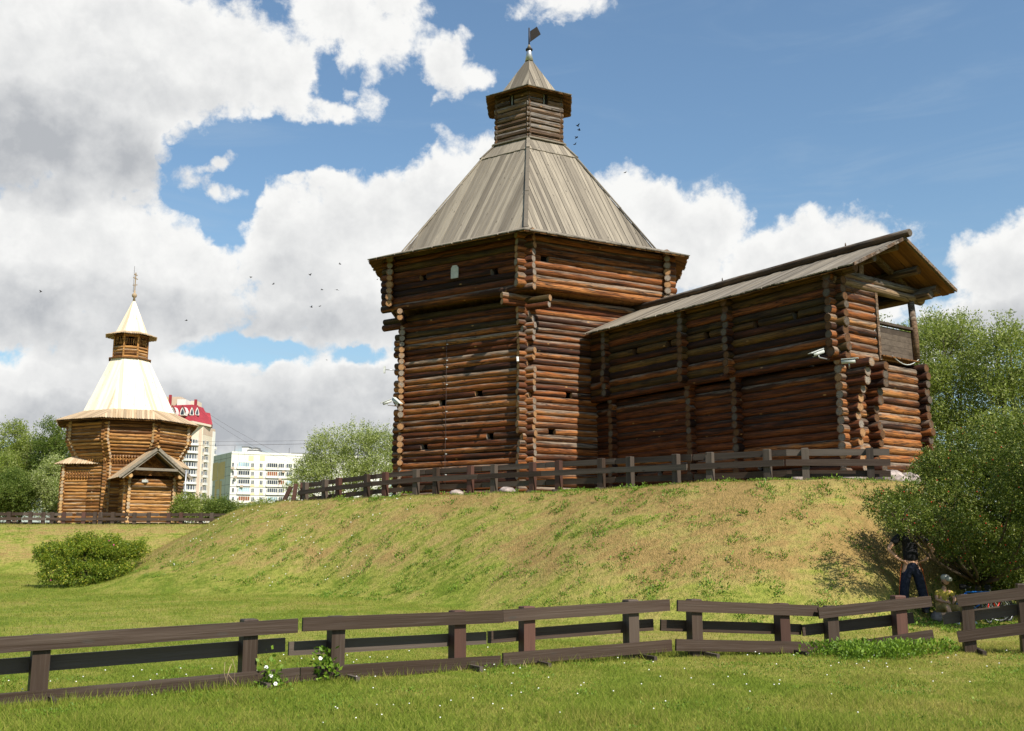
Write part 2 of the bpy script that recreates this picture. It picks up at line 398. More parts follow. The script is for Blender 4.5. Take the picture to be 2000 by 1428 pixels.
M['black'] = plain('dark_inside', (.012, .009, .007), .95)
M['cable'] = plain('cable', (.05, .035, .03), .7)


# ------------------------------------------------------------------ logs and boards
_lc = {}
def log_mesh(L, r, mat, endm, n=12, var=0, squared=False):
    key = (round(L, 2), round(r, 3), mat, endm, n, var, squared)
    if key in _lc: return _lc[key]
    rr = random.Random(var * 131 + int(L * 100)); segs = max(3, min(7, int(L / 1.1) + 1)) if n > 8 else 2
    V = []; F = []; MI = []; SM = []
    ph = [rr.uniform(0, 6.28) for _ in range(4)]
    for i in range(segs + 1):
        x = L * i / segs; k = i / segs
        cy = r * .07 * math.sin(k * 5 + ph[0]) if 0 < i < segs else 0; cz = r * .06 * math.sin(k * 6.5 + ph[1]) if 0 < i < segs else 0
        q = r * (1 + .05 * math.sin(k * 7 + ph[2]) + .04 * rr.uniform(-1, 1))
        for j in range(n):
            a = 2 * math.pi * j / n + .2; jj = 1 + .035 * math.sin(3 * a + ph[3]) + .02 * rr.uniform(-1, 1)
            if squared: jj = min(1.0 / max(abs(math.cos(a)), abs(math.sin(a))), 1.13) * .93
            V.append((x, cy + q * jj * math.cos(a), cz + q * jj * math.sin(a)))
    for i in range(segs):
        for j in range(n):
            F.append((i * n + j, (i + 1) * n + j, (i + 1) * n + (j + 1) % n, i * n + (j + 1) % n)); MI.append(0); SM.append(not squared)
    b = len(V)                                             # ends: a small worn edge, then the sawn face
    for side, i in ((0, 0), (1, segs)):
        o = len(V)
        for j in range(n):
            p = V[i * n + j]; V.append((p[0] + (.012 if side else -.012), p[1] * .93, p[2] * .93))
        for j in range(n):
            q = (i * n + j, i * n + (j + 1) % n, o + (j + 1) % n, o + j); F.append(q if not side else q[::-1]); MI.append(0); SM.append(False)
        F.append(tuple(o + j for j in (range(n) if not side else range(n - 1, -1, -1)))); MI.append(1); SM.append(False)
    me = mesh('log', V, F, [M[mat], M[endm]], MI, SM); _lc[key] = me; return me


def add_log(parent, a, b, r, mat='log', endm='end', n=12, name='log', squared=False, roll=None):
    a = Vector(a); b = Vector(b); d = b - a; L = d.length
    L2 = round(L / .05) * .05; mid = (a + b) / 2; x = d.normalized(); a = mid - x * L2 / 2
    y = Vector((0, 0, 1)).cross(x)
    y = y.normalized() if y.length > 1e-4 else Vector((0, 1, 0)); z = x.cross(y)
    k = random.choice((-1, 1)) if roll is None else 1
    if k < 0: a = a + x * L2; x = -x; y = -y
    Mx = Matrix(((x.x, y.x, z.x, a.x), (x.y, y.y, z.y, a.y), (x.z, y.z, z.z, a.z), (0, 0, 0, 1)))
    if not squared: Mx = Mx @ Matrix.Rotation(random.choice([0, 1, 2, 3]) * math.pi / 2, 4, 'X')
    return link(name, log_mesh(L2, r, mat, endm, n, random.randrange(4), squared), parent, Mx)


def log_wall(parent, A, B, z0, rows, sp, r, ext=(.32, .32), matf=None, gaps=None, endm='end', n=12, jit=.05, squared=False, extf=None, rowf=None):
    """rows of logs from corner A to corner B (plan points); gaps: {row: [(centre, width)]} leaves loopholes"""
    A = Vector((A[0], A[1], 0)); B = Vector((B[0], B[1], 0)); x = (B - A).normalized(); L = (B - A).length
    for i in range(rows):
        z = z0 + i * sp; e0, e1 = ext
        if extf: e0, e1 = extf(i, rows)
        e0 += random.uniform(-jit, jit) if e0 else 0; e1 += random.uniform(-jit, jit) if e1 else 0
        lo, hi = -e0, L + e1
        if rowf:
            rf = rowf(i)
            if rf is None: continue
            lo = max(lo, rf[0]); hi = min(hi, rf[1])
        cuts = sorted((gaps or {}).get(i, []))
        mt = matf(i, rows) if matf else 'log'; s = lo
        rr = r * random.choice((.93, .98, 1.0, 1.03, 1.08))
        for (c, w) in cuts + [(None, 0)]:
            e = hi if c is None else c - w / 2
            add_log(parent, A + x * s + Vector((0, 0, z)), A + x * e + Vector((0, 0, z)), rr, mt, endm, n, squared=squared)
            if c is not None: s = c + w / 2


def board_face(parent, BL, BR, TR, TL, width, thick, mat, jitter=.03, gap=.008, lift=.006, name='board', limit=None, saw=0.0, rnd=None):
    """a roof slope laid with separate boards that run up the slope and are cut along the hips"""
    BL, BR, TR, TL = map(Vector, (BL, BR, TR, TL)); u = (BR - BL).normalized(); U = (BR - BL).length
    nrm_ = u.cross(TL - BL).normalized()
    if nrm_.z < 0: nrm_ = -nrm_
    v = (TL - BL) - u * (TL - BL).dot(u); V_ = v.length; v.normalize()
    uTL = (TL - BL).dot(u); uTR = (TR - BL).dot(u)
    def top(x):
        t = V_
        if uTL > 1e-6 and x < uTL: t = min(t, V_ * x / uTL)
        if uTR < U - 1e-6 and x > uTR: t = min(t, V_ * (U - x) / (U - uTR))
        return t
    def bot(x):
        t = 0
        if uTL < -1e-6 and x < 0: t = V_ * x / uTL
        if uTR > U + 1e-6 and x > U: t = V_ * (x - U) / (uTR - U)
        return t
    xs0, xs1 = min(0, uTL), max(U, uTR); n = max(1, round((xs1 - xs0) / width)); w = (xs1 - xs0) / n; rr = rnd or random
    for i in range(n):
        a = xs0 + i * w + gap / 2; b = xs0 + (i + 1) * w - gap / 2; jl = rr.uniform(-jitter, jitter); h = rr.uniform(0, lift)
        kk = [x for x in (uTL, uTR) if a < x < b]; kb = [x for x in (0, U) if a < x < b]
        lows = [(a, bot(a) - jl)] + [(x, bot(x) - jl) for x in sorted(kb)] + [(b, bot(b) - jl)]
        if saw: lows = [(a, bot(a) + saw), ((a + b) / 2, bot((a + b) / 2) - saw * .6), (b, bot(b) + saw)]
        pts = lows + [(b, top(b))] + [(x, top(x)) for x in sorted(kk, reverse=True)] + [(a, top(a))]
        pts = [p for k, p in enumerate(pts) if k == 0 or (abs(p[0] - pts[k - 1][0]) + abs(p[1] - pts[k - 1][1])) > 1e-4]
        if len(pts) < 3 or max(p[1] for p in pts) - min(p[1] for p in pts) < .03: continue
        m0 = (a + b) / 2; m = len(pts)
        vs = [(p[0] - m0, p[1], 0) for p in pts] + [(p[0] - m0, p[1], -thick) for p in pts]
        fs = [tuple(range(m)), tuple(range(2 * m - 1, m - 1, -1))] + [(k, k + m, (k + 1) % m + m, (k + 1) % m) for k in range(m)]
        o = BL + u * m0 + nrm_ * h
        z = u.cross(v)
        if z.dot(nrm_) < 0: fs = [f[::-1] for f in fs]; 
        Mx = Matrix(((u.x, v.x, nrm_.x, o.x), (u.y, v.y, nrm_.y, o.y), (u.z, v.z, nrm_.z, o.z), (0, 0, 0, 1)))
        if z.dot(nrm_) < 0:
            vs = [(-p[0], p[1], p[2]) for p in vs]; fs = [f[::-1] for f in fs]
            Mx = Matrix(((-u.x, v.x, nrm_.x, o.x), (-u.y, v.y, nrm_.y, o.y), (-u.z, v.z, nrm_.z, o.z), (0, 0, 0, 1)))
        link(name, mesh(name, vs, fs, M[mat]), parent, Mx)


def ring(C, r, n, rot):
    """plan corners of a regular n-gon; corner 0 looks along bearing rot"""
    return [(C[0] + r * math.sin(rot + 2 * math.pi * k / n), C[1] + r * math.cos(rot + 2 * math.pi * k / n)) for k in range(n)]


# ------------------------------------------------------------------ ground
def smooth(t): t = np.clip(t, 0, 1); return t * t * (3 - 2 * t)

EDGE = np.array([(-10.8, 90), (-10.6, 48), (-10.1, 39.5), (-8.0, 35.2), (-5.0, 32.6), (-.6, 29.6), (2.4, 27.0), (4.1, 24.7), (6.1, 23.3), (8.8, 22.9), (9.6, 24.2), (11.4, 26.4), (13.2, 29.2), (14.5, 34), (14.5, 90)], float)

def edge_dist(x, y):
    """signed distance outside the flat top of the mound (negative on it)"""
    x = np.asarray(x, float); y = np.asarray(y, float); best = np.full(x.shape, 1e9)
    P = EDGE
    inside = np.zeros(x.shape, bool); m = len(P)
    for i in range(m):
        ax, ay = P[i]; bx, by = P[(i + 1) % m]; dx, dy = bx - ax, by - ay
        t = np.clip(((x - ax) * dx + (y - ay) * dy) / (dx * dx + dy * dy), 0, 1)
        best = np.minimum(best, np.hypot(x - ax - t * dx, y - ay - t * dy))
        c = ((ay > y) != (by > y)) & (x < (bx - ax) * (y - ay) / (by - ay + 1e-12) + ax); inside ^= c
    return np.where(inside, -best, best)


def ground_z(x, y):
    x = np.asarray(x, float); y = np.asarray(y, float); d = edge_dist(x, y)
    w = 4.7 + 1.4 * smooth((-x - 5) / 4) + .8 * np.sin(x * .35 + 1) * np.exp(-np.clip(y - 36, 0, 99)) - 1.7 * smooth((x - 6.6) / 2.2)
    t = np.clip(d / w, 0, 1); f = 1 - (.55 * smooth(t) + .45 * t)
    f = np.where(d > w, 0, f); f = np.where(t < .06, 1 - t * t * 6, f * 1.0 + (0.0)) if False else f
    fieldz = .28 * smooth((y - 14) / 32) + .06 * np.sin(x * .21 + 2) * smooth((y - 15) / 10)
    top = 3.0 + .22 * smooth(-d / 4.5) - .3 * smooth((y - 48) / 20)
    back = 2.5 * smooth((y - 43.5 - .04 * x) / 8.5) + .3 * smooth((y - 54) / 8)
    z = np.maximum(fieldz + f * (top - fieldz), back * 1.0)
    z = np.maximum(z, fieldz)
    lump = .035 * (np.sin(x * 1.7 + y * .9) * np.sin(y * 1.3 - x * .4) + .6 * np.sin(x * 3.1 + 1.3) * np.sin(y * 2.7 + .4))
    z = z + lump * np.clip(.35 + 1.2 * np.where((d > -.5) & (d < w), 1, 0), 0, 1) * (y < 120)
    return z - smooth((y - 130) / 150) * 2.5


def gz(x, y): return float(ground_z(np.array([x]), np.array([y]))[0])


def grow(lo, hi, step, far, ratio=1.18):
    c = list(np.arange(lo, hi, step)); s = step
    while c[-1] < far: s *= ratio; c.append(c[-1] + s)
    s = step; a = [c[0]]
    while a[-1] > -far: s *= ratio; a.append(a[-1] - s)
    return np.array(a[:0:-1] + c)

gx = grow(-26, 18, .3, 2600); gy = grow(3, 58, .3, 2800)
X, Y = np.meshgrid(gx, gy); Z = ground_z(X, Y); Z = np.where(Y < 6, Z, Z)
V = np.stack([X.ravel(), Y.ravel(), Z.ravel()], 1); nx = len(gx); ny = len(gy)
ii, jj = np.meshgrid(np.arange(nx - 1), np.arange(ny - 1)); k0 = (jj * nx + ii).ravel()
F = np.stack([k0, k0 + 1, k0 + nx + 1, k0 + nx], 1)


def turf_color(t, pos, fineness=1.0):
    """green, straw and bare earth, mixed by place"""
    s = t.new('ShaderNodeSeparateXYZ', {0: pos})
    big = t.noise(pos, .33, 4, .6, .3); med = t.noise(t.vec('MULTIPLY', pos, (1.0, 1.0, 1.0)), 1.25, 5, .65, .4); fin = t.noise(pos, 7.0, 4, .65)
    slope = t.math('MULTIPLY', t.ramp(s.outputs[2], .30, 1.2), t.ramp(s.outputs[2], 6, 5.9))
    dry = t.math('ADD', t.math('ADD', t.math('MULTIPLY', big, .9), t.math('MULTIPLY', med, .9)), t.math('MULTIPLY', fin, .35))
    dry = t.math('ADD', dry, t.math('MULTIPLY', slope, .16)); dry = t.math('ADD', dry, t.ramp(s.outputs[0], -6, 8, -.05, .10))
    near = t.ramp(s.outputs[1], 11, 14.5, 1, 0)
    dry = t.math('SUBTRACT', dry, t.math('MULTIPLY', near, .12))
    rotp = t.new('ShaderNodeMapping', {'Vector': pos, 'Rotation': (0, 0, R(-28)), 'Scale': (.5, 3.2, 1.0)}).outputs[0]
    dry = t.math('ADD', dry, t.math('MULTIPLY', t.math('SUBTRACT', t.noise(rotp, 1.6, 4, .6), .5), t.math('MULTIPLY_ADD', slope, .55, .15)))
    return dry, fin, med, slope


def turf_mat(name, blade=False):
    m, t, b, out = new_mat(name); g = t.new('ShaderNodeNewGeometry'); pos = g.outputs['Position']
    dry, fin, med, slope = turf_color(t, pos)
    if blade:
        at_ = t.new('ShaderNodeAttribute'); at_.attribute_name = 'rnd'; rv = at_.outputs['Fac']
        dry = t.math('ADD', dry, t.math('MULTIPLY', t.math('SUBTRACT', rv, .5), .55))
    c = t.mix(t.ramp(dry, .90, 1.08), (.125, .190, .020), (.270, .280, .058))
    c = t.mix(t.ramp(dry, 1.06, 1.26), c, (.36, .283, .098))
    if blade:
        c = t.mix(t.ramp(t.math('FRACT', t.math('MULTIPLY', rv, 17.0)), .0, 1, .0, .35, False), c, (.13, .24, .012))
        c = t.mix(t.math('MULTIPLY_ADD', slope, -.30, .30), c, (.37, .40, .075))
    else:
        c = t.mix(t.ramp(dry, 1.24, 1.40, 0, .8), c, (.32, .205, .082))
        c = t.mix(t.math('MULTIPLY_ADD', slope, -.25, .25), c, (.27, .30, .05))
        c = t.mix(t.ramp(fin, .3, .7, .35, 0), c, (.05, .06, .015))
    t.set(b.inputs['Base Color'], c); b.inputs['Roughness'].default_value = .9; b.inputs['Specular IOR Level'].default_value = .05
    if blade:
        tr = t.new('ShaderNodeBsdfTranslucent', {'Color': c}); ms = t.new('ShaderNodeMixShader', {0: .5}); t.l.new(b.outputs[0], ms.inputs[1]); t.l.new(tr.outputs[0], ms.inputs[2]); t.l.new(ms.outputs[0], out.inputs[0])
    else: bump(t, b, t.math('ADD', t.math('ADD', fin, med), t.noise(pos, 30, 3, .6)), .07, .9)
    return m

M['turf'] = turf_mat('turf'); M['blade'] = turf_mat('grass_blades', True)
tag(link('ground', npmesh('ground', V, F, M['turf'], smooth=True)), kind='structure')


def scatter_grass(name, n_try, xr, yr, h, wd, dens, label, keep=None, lean=.35):
    x = rng.uniform(*xr, n_try); y = rng.uniform(*yr, n_try)
    vis = (np.abs(x) < .56 * y + 1.2)
    d = edge_dist(x, y); pn = .5 + .25 * np.sin(x * 2.3 + np.sin(y * 1.9) * 1.4) + .25 * np.sin(y * 2.9 - np.sin(x * 3.1) * 1.2)
    p = dens(x, y, d, pn); ok = vis & (rng.uniform(0, 1, n_try) < p)
    x, y, pn = x[ok], y[ok], pn[ok]; n = len(x); z = ground_z(x, y)
    hh = h(x, y, rng, n) ; a = rng.uniform(0, 2 * np.pi, n); w = wd * rng.uniform(.6, 1.3, n) * (1 + .035 * y)
    la = rng.uniform(0, 2 * np.pi, n); lm = hh * rng.uniform(0, lean * 2, n)
    P0 = np.stack([x, y, z - .006], 1); W = np.stack([np.cos(a), np.sin(a), a * 0], 1) * w[:, None]
    T = P0 + np.stack([np.cos(la) * lm, np.sin(la) * lm, hh], 1)
    V = np.concatenate([P0 - W, P0 + W, T], 0); F = np.stack([np.arange(n), np.arange(n) + n, np.arange(n) + 2 * n], 1)
    r = rng.uniform(0, 1, n)
    o = link(name, npmesh(name, V, F, M['blade'], {'rnd': np.concatenate([r, r, r])})); tag(o, label, 'grass', kind='stuff'); return o

g1 = scatter_grass('lawn_grass', 480000, (-10, 10), (7.5, 16.5), lambda x, y, r, n: r.uniform(.018, .045, n) * (1 + .9 * np.clip((12 - y) / 3, 0, 1)) * (1 + .8 * np.clip(np.sin(x * 2.1 + y) * np.sin(y * 2.6 - x), 0, 1)), .0034,
                   lambda x, y, d, pn: np.where(y < 12.8 + .2 * x * 0, .95, .75) * (.75 + .25 * pn), 'short green lawn grass with straw and clover in the foreground', lean=.8)
g2 = scatter_grass('lawn_grass', 300000, (-19, 17), (16.5, 34), lambda x, y, r, n: r.uniform(.03, .075, n), .0034,
                   lambda x, y, d, pn: np.where(d < -1.2, .0, .45 + .55 * pn ** 2), 'dry straw and green grass on the mound slope and lawn before it', lean=.8)
g3 = scatter_grass('lawn_grass', 200000, (-32, 2), (34, 54), lambda x, y, r, n: r.uniform(.035, .09, n), .0036,
                   lambda x, y, d, pn: np.where((d < -1.0), 0, .4 + .6 * pn ** 2), 'dry grass on the far bank and the lawn behind the shrub', lean=.7)

# longer grass the mower leaves along the near fence
FL = [(-5.2, 9.3), (-2.5, 11.75), (-.2, 13.2), (2.2, 14.4), (4.4, 15.0), (6.1, 15.1), (8.5, 14.6)]
def fence_d(x, y):
    best = np.full(x.shape, 9.0)
    for (ax, ay), (bx, by) in zip(FL, FL[1:]):
        dx, dy = bx - ax, by - ay; t = np.clip(((x - ax) * dx + (y - ay) * dy) / (dx * dx + dy * dy), 0, 1); best = np.minimum(best, np.hypot(x - ax - t * dx, y - ay - t * dy))
    return best
g4 = scatter_grass('unmown_grass', 300000, (-7, 9), (8.8, 15.8), lambda x, y, r, n: r.uniform(.05, .15, n), .0034, lambda x, y, d, pn: np.exp(-(fence_d(x, y) / .16) ** 2) * (.25 + .75 * pn), 'longer unmown grass growing along the foot of the near fence', lean=.45)

# tufts of coarser weeds on the slope
def leaf_mat(name, a, b_, c_=None, transl=.35, rough=.55, spec=.35, under=None):
    m, t, b, out = new_mat(name); at_ = t.new('ShaderNodeAttribute'); at_.attribute_name = 'rnd'; rv = at_.outputs['Fac']
    g = t.new('ShaderNodeNewGeometry'); big = t.noise(g.outputs['Position'], .9, 3, .6)
    f = t.math('ADD', rv, t.math('MULTIPLY', t.math('SUBTRACT', big, .5), .9))
    c = t.mix(t.ramp(f, 0, 1, 0, 1, False), a, b_)
    if c_: c = t.mix(t.ramp(t.math('FRACT', t.math('MULTIPLY', rv, 31.0)), .86, .9), c, c_)
    if under: c = t.mix(t.math('MULTIPLY', g.outputs['Backfacing'], .8), c, under)
    t.set(b.inputs['Base Color'], c); b.inputs['Roughness'].default_value = rough; b.inputs['Specular IOR Level'].default_value = spec
    tr = t.new('ShaderNodeBsdfTranslucent', {'Color': c}); ms = t.new('ShaderNodeMixShader', {0: transl}); t.l.new(b.outputs[0], ms.inputs[1]); t.l.new(tr.outputs[0], ms.inputs[2]); t.l.new(ms.outputs[0], out.inputs[0])
    return m

M['weed'] = leaf_mat('weed_leaf', (.075, .15, .010), (.20, .31, .028))
M['willow'] = leaf_mat('willow_leaf', (.085, .140, .012), (.25, .31, .036), (.50, .52, .22), .45, .55, .25, (.28, .33, .09))
M['silver'] = leaf_mat('silvery_willow_leaf', (.10, .155, .018), (.29, .35, .065), (.60, .62, .36), .4, .55, .25, (.38, .43, .17))
M['dark_leaf'] = leaf_mat('dark_tree_leaf', (.060, .105, .016), (.16, .22, .032), (.26, .31, .07), .45)
M['hawthorn'] = leaf_mat('hawthorn_leaf', (.032, .060, .006), (.130, .170, .018), (.32, .34, .08), .35, .48, .3)
M['rose_leaf'] = leaf_mat('rose_leaf', (.060, .115, .010), (.22, .28, .018), (.42, .40, .04))
M['bark'] = plain('bark', (.10, .075, .055), .9, 0, .4, 8)
M['berry'] = plain('red_berry', (.45, .03, .015), .4)
M['flower_white'] = plain('white_petal', (.80, .80, .76), .6)
M['flower_pink'] = plain('pink_petal', (.62, .10, .25), .6)


def leaf_cloud(P, D, size, ratio):
    """one four-cornered leaf at each point along its direction"""
    n = len(P); D = D / np.linalg.norm(D, axis=1)[:, None]; q = rng.normal(size=(n, 3)); S = np.cross(D, q); S /= np.linalg.norm(S, axis=1)[:, None]
    L = size * rng.uniform(.65, 1.25, n)[:, None]; wv = S * L * ratio
    mid = P + D * L * .45
    V = np.stack([P, mid + wv, P + D * L, mid - wv], 1).reshape(-1, 3); F = np.arange(4 * n).reshape(n, 4)
    r = np.repeat(rng.uniform(0, 1, n), 4); return V, F, r


def weeds(n_t, xr, yr, name, label, cond, size=.05, per=16, rad=.10, hmul=.6):
    x = rng.uniform(*xr, n_t); y = rng.uniform(*yr, n_t); d = edge_dist(x, y); ok = cond(x, y, d) & (np.abs(x) < .56 * y + 1); x, y = x[ok], y[ok]
    cx = np.repeat(x, per); cy = np.repeat(y, per); n = len(cx); a = rng.uniform(0, 6.283, n); rr = rad * rng.uniform(0, 1, n) ** .7 * np.repeat(rng.uniform(.5, 1.5, len(x)), per)
    px = cx + np.cos(a) * rr; py = cy + np.sin(a) * rr; P = np.stack([px, py, ground_z(px, py) + rng.uniform(0, rad * hmul, n)], 1)
    D = np.stack([np.cos(a) * .6 + rng.normal(0, .3, n), np.sin(a) * .6 + rng.normal(0, .3, n), rng.uniform(.3, 1.3, n)], 1)
    V, F, r = leaf_cloud(P, D, size, .26); o = link(name, npmesh(name, V, F, M['weed'], {'rnd': r})); tag(o, label, 'weeds', kind='stuff'); return o

clump = lambda x, y: (np.sin(x * 1.1 + np.sin(y * .8) * 1.5) * np.sin(y * 1.4 + np.sin(x * .9))) > .05
weeds(30000, (-14, 13), (18, 34), 'weed_tufts', 'small green broad-leaved weeds scattered over the dry mound slope', lambda x, y, d: (d > -.9) & (d < 5) & (clump(x, y) | (x > 1)) & clump(x * 2.7 + 1, y * 2.7) & (np.sin(x * 9.1) * np.sin(y * 8.3 + x * 2) > -.3), .042, 10, .08)
weeds(5200, (-14, 13), (18, 34), 'weed_tufts', 'larger grass and dandelion tufts standing out on the mound slope', lambda x, y, d: (d > -.6) & (d < 4.6) & (np.sin(x * 3.3 + y) * np.sin(y * 4.1 - x * 1.3) > .55), .065, 16, .13, .9)
weeds(1600, (-9, 9), (8.5, 14.8), 'clover_patches', 'low clover leaves among the foreground grass', lambda x, y, d: clump(x * 1.7, y * 1.7), .026, 22, .16, .25)
weeds(420, (3.9, 6.6), (13.6, 15.2), 'nettle_patch', 'bright green leafy weeds growing over the foot of the near fence', lambda x, y, d: ((x - 5.2) / 1.05) ** 2 + ((y - 14.4) / .5) ** 2 < .75 + .45 * np.sin(x * 7) * np.sin(y * 9 + x * 3), .055, 26, .13, 1.5)

# white clover heads and daisies: far too small and many to count
nf = 300; x = rng.uniform(-9, 9, nf); y = rng.uniform(8.8, 15, nf); ok = (np.abs(x) < .55 * y) & (np.sin(x * 1.9) * np.sin(y * 1.3 + x) > -.2); x, y = x[ok], y[ok]
x2 = rng.uniform(-11, -3, 140); y2 = rng.uniform(28, 37, 140); dd = edge_dist(x2, y2); ok = (dd > .2) & (dd < 4.2); x = np.concatenate([x, x2[ok]]); y = np.concatenate([y, y2[ok]])
mb = MB()
for a, b_ in zip(x, y):
    s_ = .004 + .00045 * b_; mb.blob((a, b_, gz(a, b_) + .045 + .0012 * b_), (s_, s_, s_ * .7), 5, 3)
tag(mb.build('clover_flowers', M['flower_white']), 'tiny white clover heads dotted over the grass', 'flowers', kind='stuff')

# ------------------------------------------------------------------ the big hexagonal log tower
TC = (.74, 39.93); TROT = math.pi + R(2.5)
tower = empty('log_tower', (TC[0], TC[1], 3.1))
tag(tower, 'large dark six-sided log tower with steep grey board roof and small lookout on top', 'tower')
low = ring(TC, 5.53, 6, TROT); upp = ring(TC, 6.08, 6, TROT)
# corner 0 looks at the camera, corner 1 is to the left of the picture, corner 5 to the right
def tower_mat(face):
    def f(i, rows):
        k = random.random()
        if face == 5: return 'log_gray' if k < .52 else ('log' if k < .88 else 'log_red_shaded')
        if i > rows - 5: return 'log_green' if k < .5 else 'log_red_shaded'
        return 'log_gray' if k < .20 else ('log_red_shaded' if k < .50 else 'log')
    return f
wall_l = empty('lower_wall', (TC[0], TC[1], 3.1), tower); wall_u = empty('upper_wall', (TC[0], TC[1], 10.4), tower)
SP = .225; Z0 = 3.05; ROWS = 32
gaps = {0: {4 + 6: [(2.9, .30), (4.6, .01)], 9: [(1.05, .32)], 10: [(4.15, .34)], 17: [(3.2, .34)], 18: [(1.75, .36)]},
        5: {9: [(3.9, .32), (1.25, .2)], 17: [(3.35, .30)]}}
gaps = {0: {10: [(1.45, .34)], 9: [(4.35, .34)], 17: [(1.95, .36)], 16: [(3.55, .36)]}, 5: {10: [(4.55, .32)], 16: [(3.85, .30)], 11: [(1.9, .3)]}}
for k in range(6):
    A, B = low[k], low[(k + 1) % 6]
    vis = k in (0, 5)
    def extf(i, rows, k=k):
        if i >= rows - 2: return (.95, .95)
        if random.random() < .12: return (.10, .16)
        return (.33, .33)
    log_wall(wall_l, A, B, Z0 + (SP / 2 if k % 2 else 0), ROWS, SP, .124, gaps=gaps.get(k), matf=tower_mat(k), n=12 if vis else 8, extf=extf, jit=.035, endm='end_sunlit')
for k in range(6):
    A, B = upp[k], upp[(k + 1) % 6]
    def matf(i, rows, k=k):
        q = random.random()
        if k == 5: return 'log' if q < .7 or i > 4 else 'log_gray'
        return 'log_green' if q < .4 and i > 4 else ('log_red_shaded' if q < .6 else 'log')
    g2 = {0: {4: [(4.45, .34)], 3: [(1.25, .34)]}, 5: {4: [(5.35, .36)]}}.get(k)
    log_wall(wall_u, A, B, 10.40 + (.125 if k % 2 else 0), 8 if k % 2 else 9, .248, .142, gaps=g2, matf=matf, ext=(.36, .36), n=12 if k in (0, 5) else 8, jit=.03, endm='end_sunlit')
# floor of the jutting storey, seen from below
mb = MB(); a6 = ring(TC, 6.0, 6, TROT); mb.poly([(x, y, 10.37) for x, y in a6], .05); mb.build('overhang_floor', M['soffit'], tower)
mb = MB(); a6 = ring(TC, 5.3, 6, TROT); mb.poly([(x, y, 3.0) for x, y in a6], .15); mb.build('stone_footing', M['stone'], tower)

def p3(r, k, z, C=TC, n=6, rot=TROT):
    a = rot + 2 * math.pi * k / n; return Vector((C[0] + r * math.sin(a), C[1] + r * math.cos(a), z))

def lerp(a, b, t): return a + (b - a) * t

roof = empty('tent_roof', (TC[0], TC[1], 12.5), tower); eave = empty('eave_skirt', (TC[0], TC[1], 12.2), tower)
for k in range(6):
    k2 = k + 1
    # skirt: two layers of boards with a frayed edge
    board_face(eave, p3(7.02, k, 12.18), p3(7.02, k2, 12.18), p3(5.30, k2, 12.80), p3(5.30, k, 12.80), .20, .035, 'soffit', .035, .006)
    board_face(eave, p3(7.06, k, 12.23), p3(7.06, k2, 12.23), p3(5.30, k2, 12.86), p3(5.30, k, 12.86), .22, .035, 'roof', .05, .01)
    board_face(roof, p3(5.60, k, 12.70), p3(5.60, k2, 12.70), p3(2.16, k2, 17.22), p3(2.16, k, 17.22), .155, .045, 'roof', .03, .014, .022)
    board_face(roof, p3(2.29, k, 17.13), p3(2.29, k2, 17.13), p3(1.62, k2, 17.86), p3(1.62, k, 17.86), .20, .035, 'roof', .015, .012, .012)
    a = p3(5.66, k, 12.74); b = p3(2.20, k, 17.22); out_ = Vector((math.sin(TROT + math.pi * k / 3), math.cos(TROT + math.pi * k / 3), .5)).normalized()
    mb = MB(); m_ = lerp(a, b, .42); mb.bar(a - out_ * .012, m_ - out_ * .012, .15, .05, out_); mb.build('hip_board', M['roof'], roof)
    mb = MB(); mb.bar(m_ + out_ * .004, b + out_ * .004, .14, .05, out_); mb.build('hip_board', M['roof'], roof)
    mb = MB(); mb.bar(p3(2.30, k, 17.16) + out_ * .008, p3(1.64, k, 17.87) + out_ * .008, .14, .045, out_); mb.build('hip_board', M['roof'], roof)
lan = empty('lookout', (TC[0], TC[1], 17.8), tower)
lr = ring(TC, 1.50, 6, TROT)
mb = MB()
for k in range(6): mb.bar(p3(1.70, k, 17.85), p3(1.70, k + 1, 17.85), .16, .06)
mb.build('base_trim', M['roof'], lan)
for k in range(6):
    A, B = lr[k], lr[(k + 1) % 6]
    log_wall(lan, A, B, 17.97 + (.0 if k % 2 else .0), 10, .232, .118, ext=(.09, .09), matf=lambda i, r_: 'beam_gray' if i < 7 else random.choice(['log_green', 'beam_gray']), endm='end', n=8, jit=0, squared=True,
             gaps={7: [(.75, .26)], 8: [(.75, .24)]})
    d = Vector((B[0] - A[0], B[1] - A[1], 0)).normalized(); c = Vector(((A[0] + B[0]) / 2, (A[1] + B[1]) / 2, 0)); nn = Vector((c.x - TC[0], c.y - TC[1], 0)).normalized()
    # corner boards beside the dovetailed ends and the arched window
    w = MB(); wz = 19.50
    pts = [c - nn * .03 + d * x + Vector((0, 0, z)) for x, z in ((-.12, wz), (.12, wz), (.12, wz + .36), (.07, wz + .44), (0, wz + .47), (-.07, wz + .44), (-.12, wz + .36))]
    w.poly(pts, .03); win = w.build('window', M['black'], lan)
    w = MB(); w.bar(c - nn * .0 + d * .03 + Vector((0, 0, wz)), c + d * .03 + Vector((0, 0, wz + .42)), .02, .07, nn); w.build('shutter', M['pale_pane'], win)
leav = empty('lookout_roof', (TC[0], TC[1], 20.0), tower)
for k in range(6):
    k2 = k + 1
    board_face(leav, p3(2.05, k, 19.93), p3(2.05, k2, 19.93), p3(1.2, k2, 20.24), p3(1.2, k, 20.24), .19, .03, 'soffit', .02, .006)
    board_face(leav, p3(2.08, k, 19.97), p3(2.08, k2, 19.97), p3(1.2, k2, 20.30), p3(1.2, k, 20.30), .20, .03, 'roof', .025, .006)
    board_face(leav, p3(1.38, k, 20.20), p3(1.38, k2, 20.20), p3(.07, k2, 22.12), p3(.07, k, 22.12), .19, .035, 'roof', .02, .012, .015)
fin = empty('finial', (TC[0], TC[1], 22.0), tower)
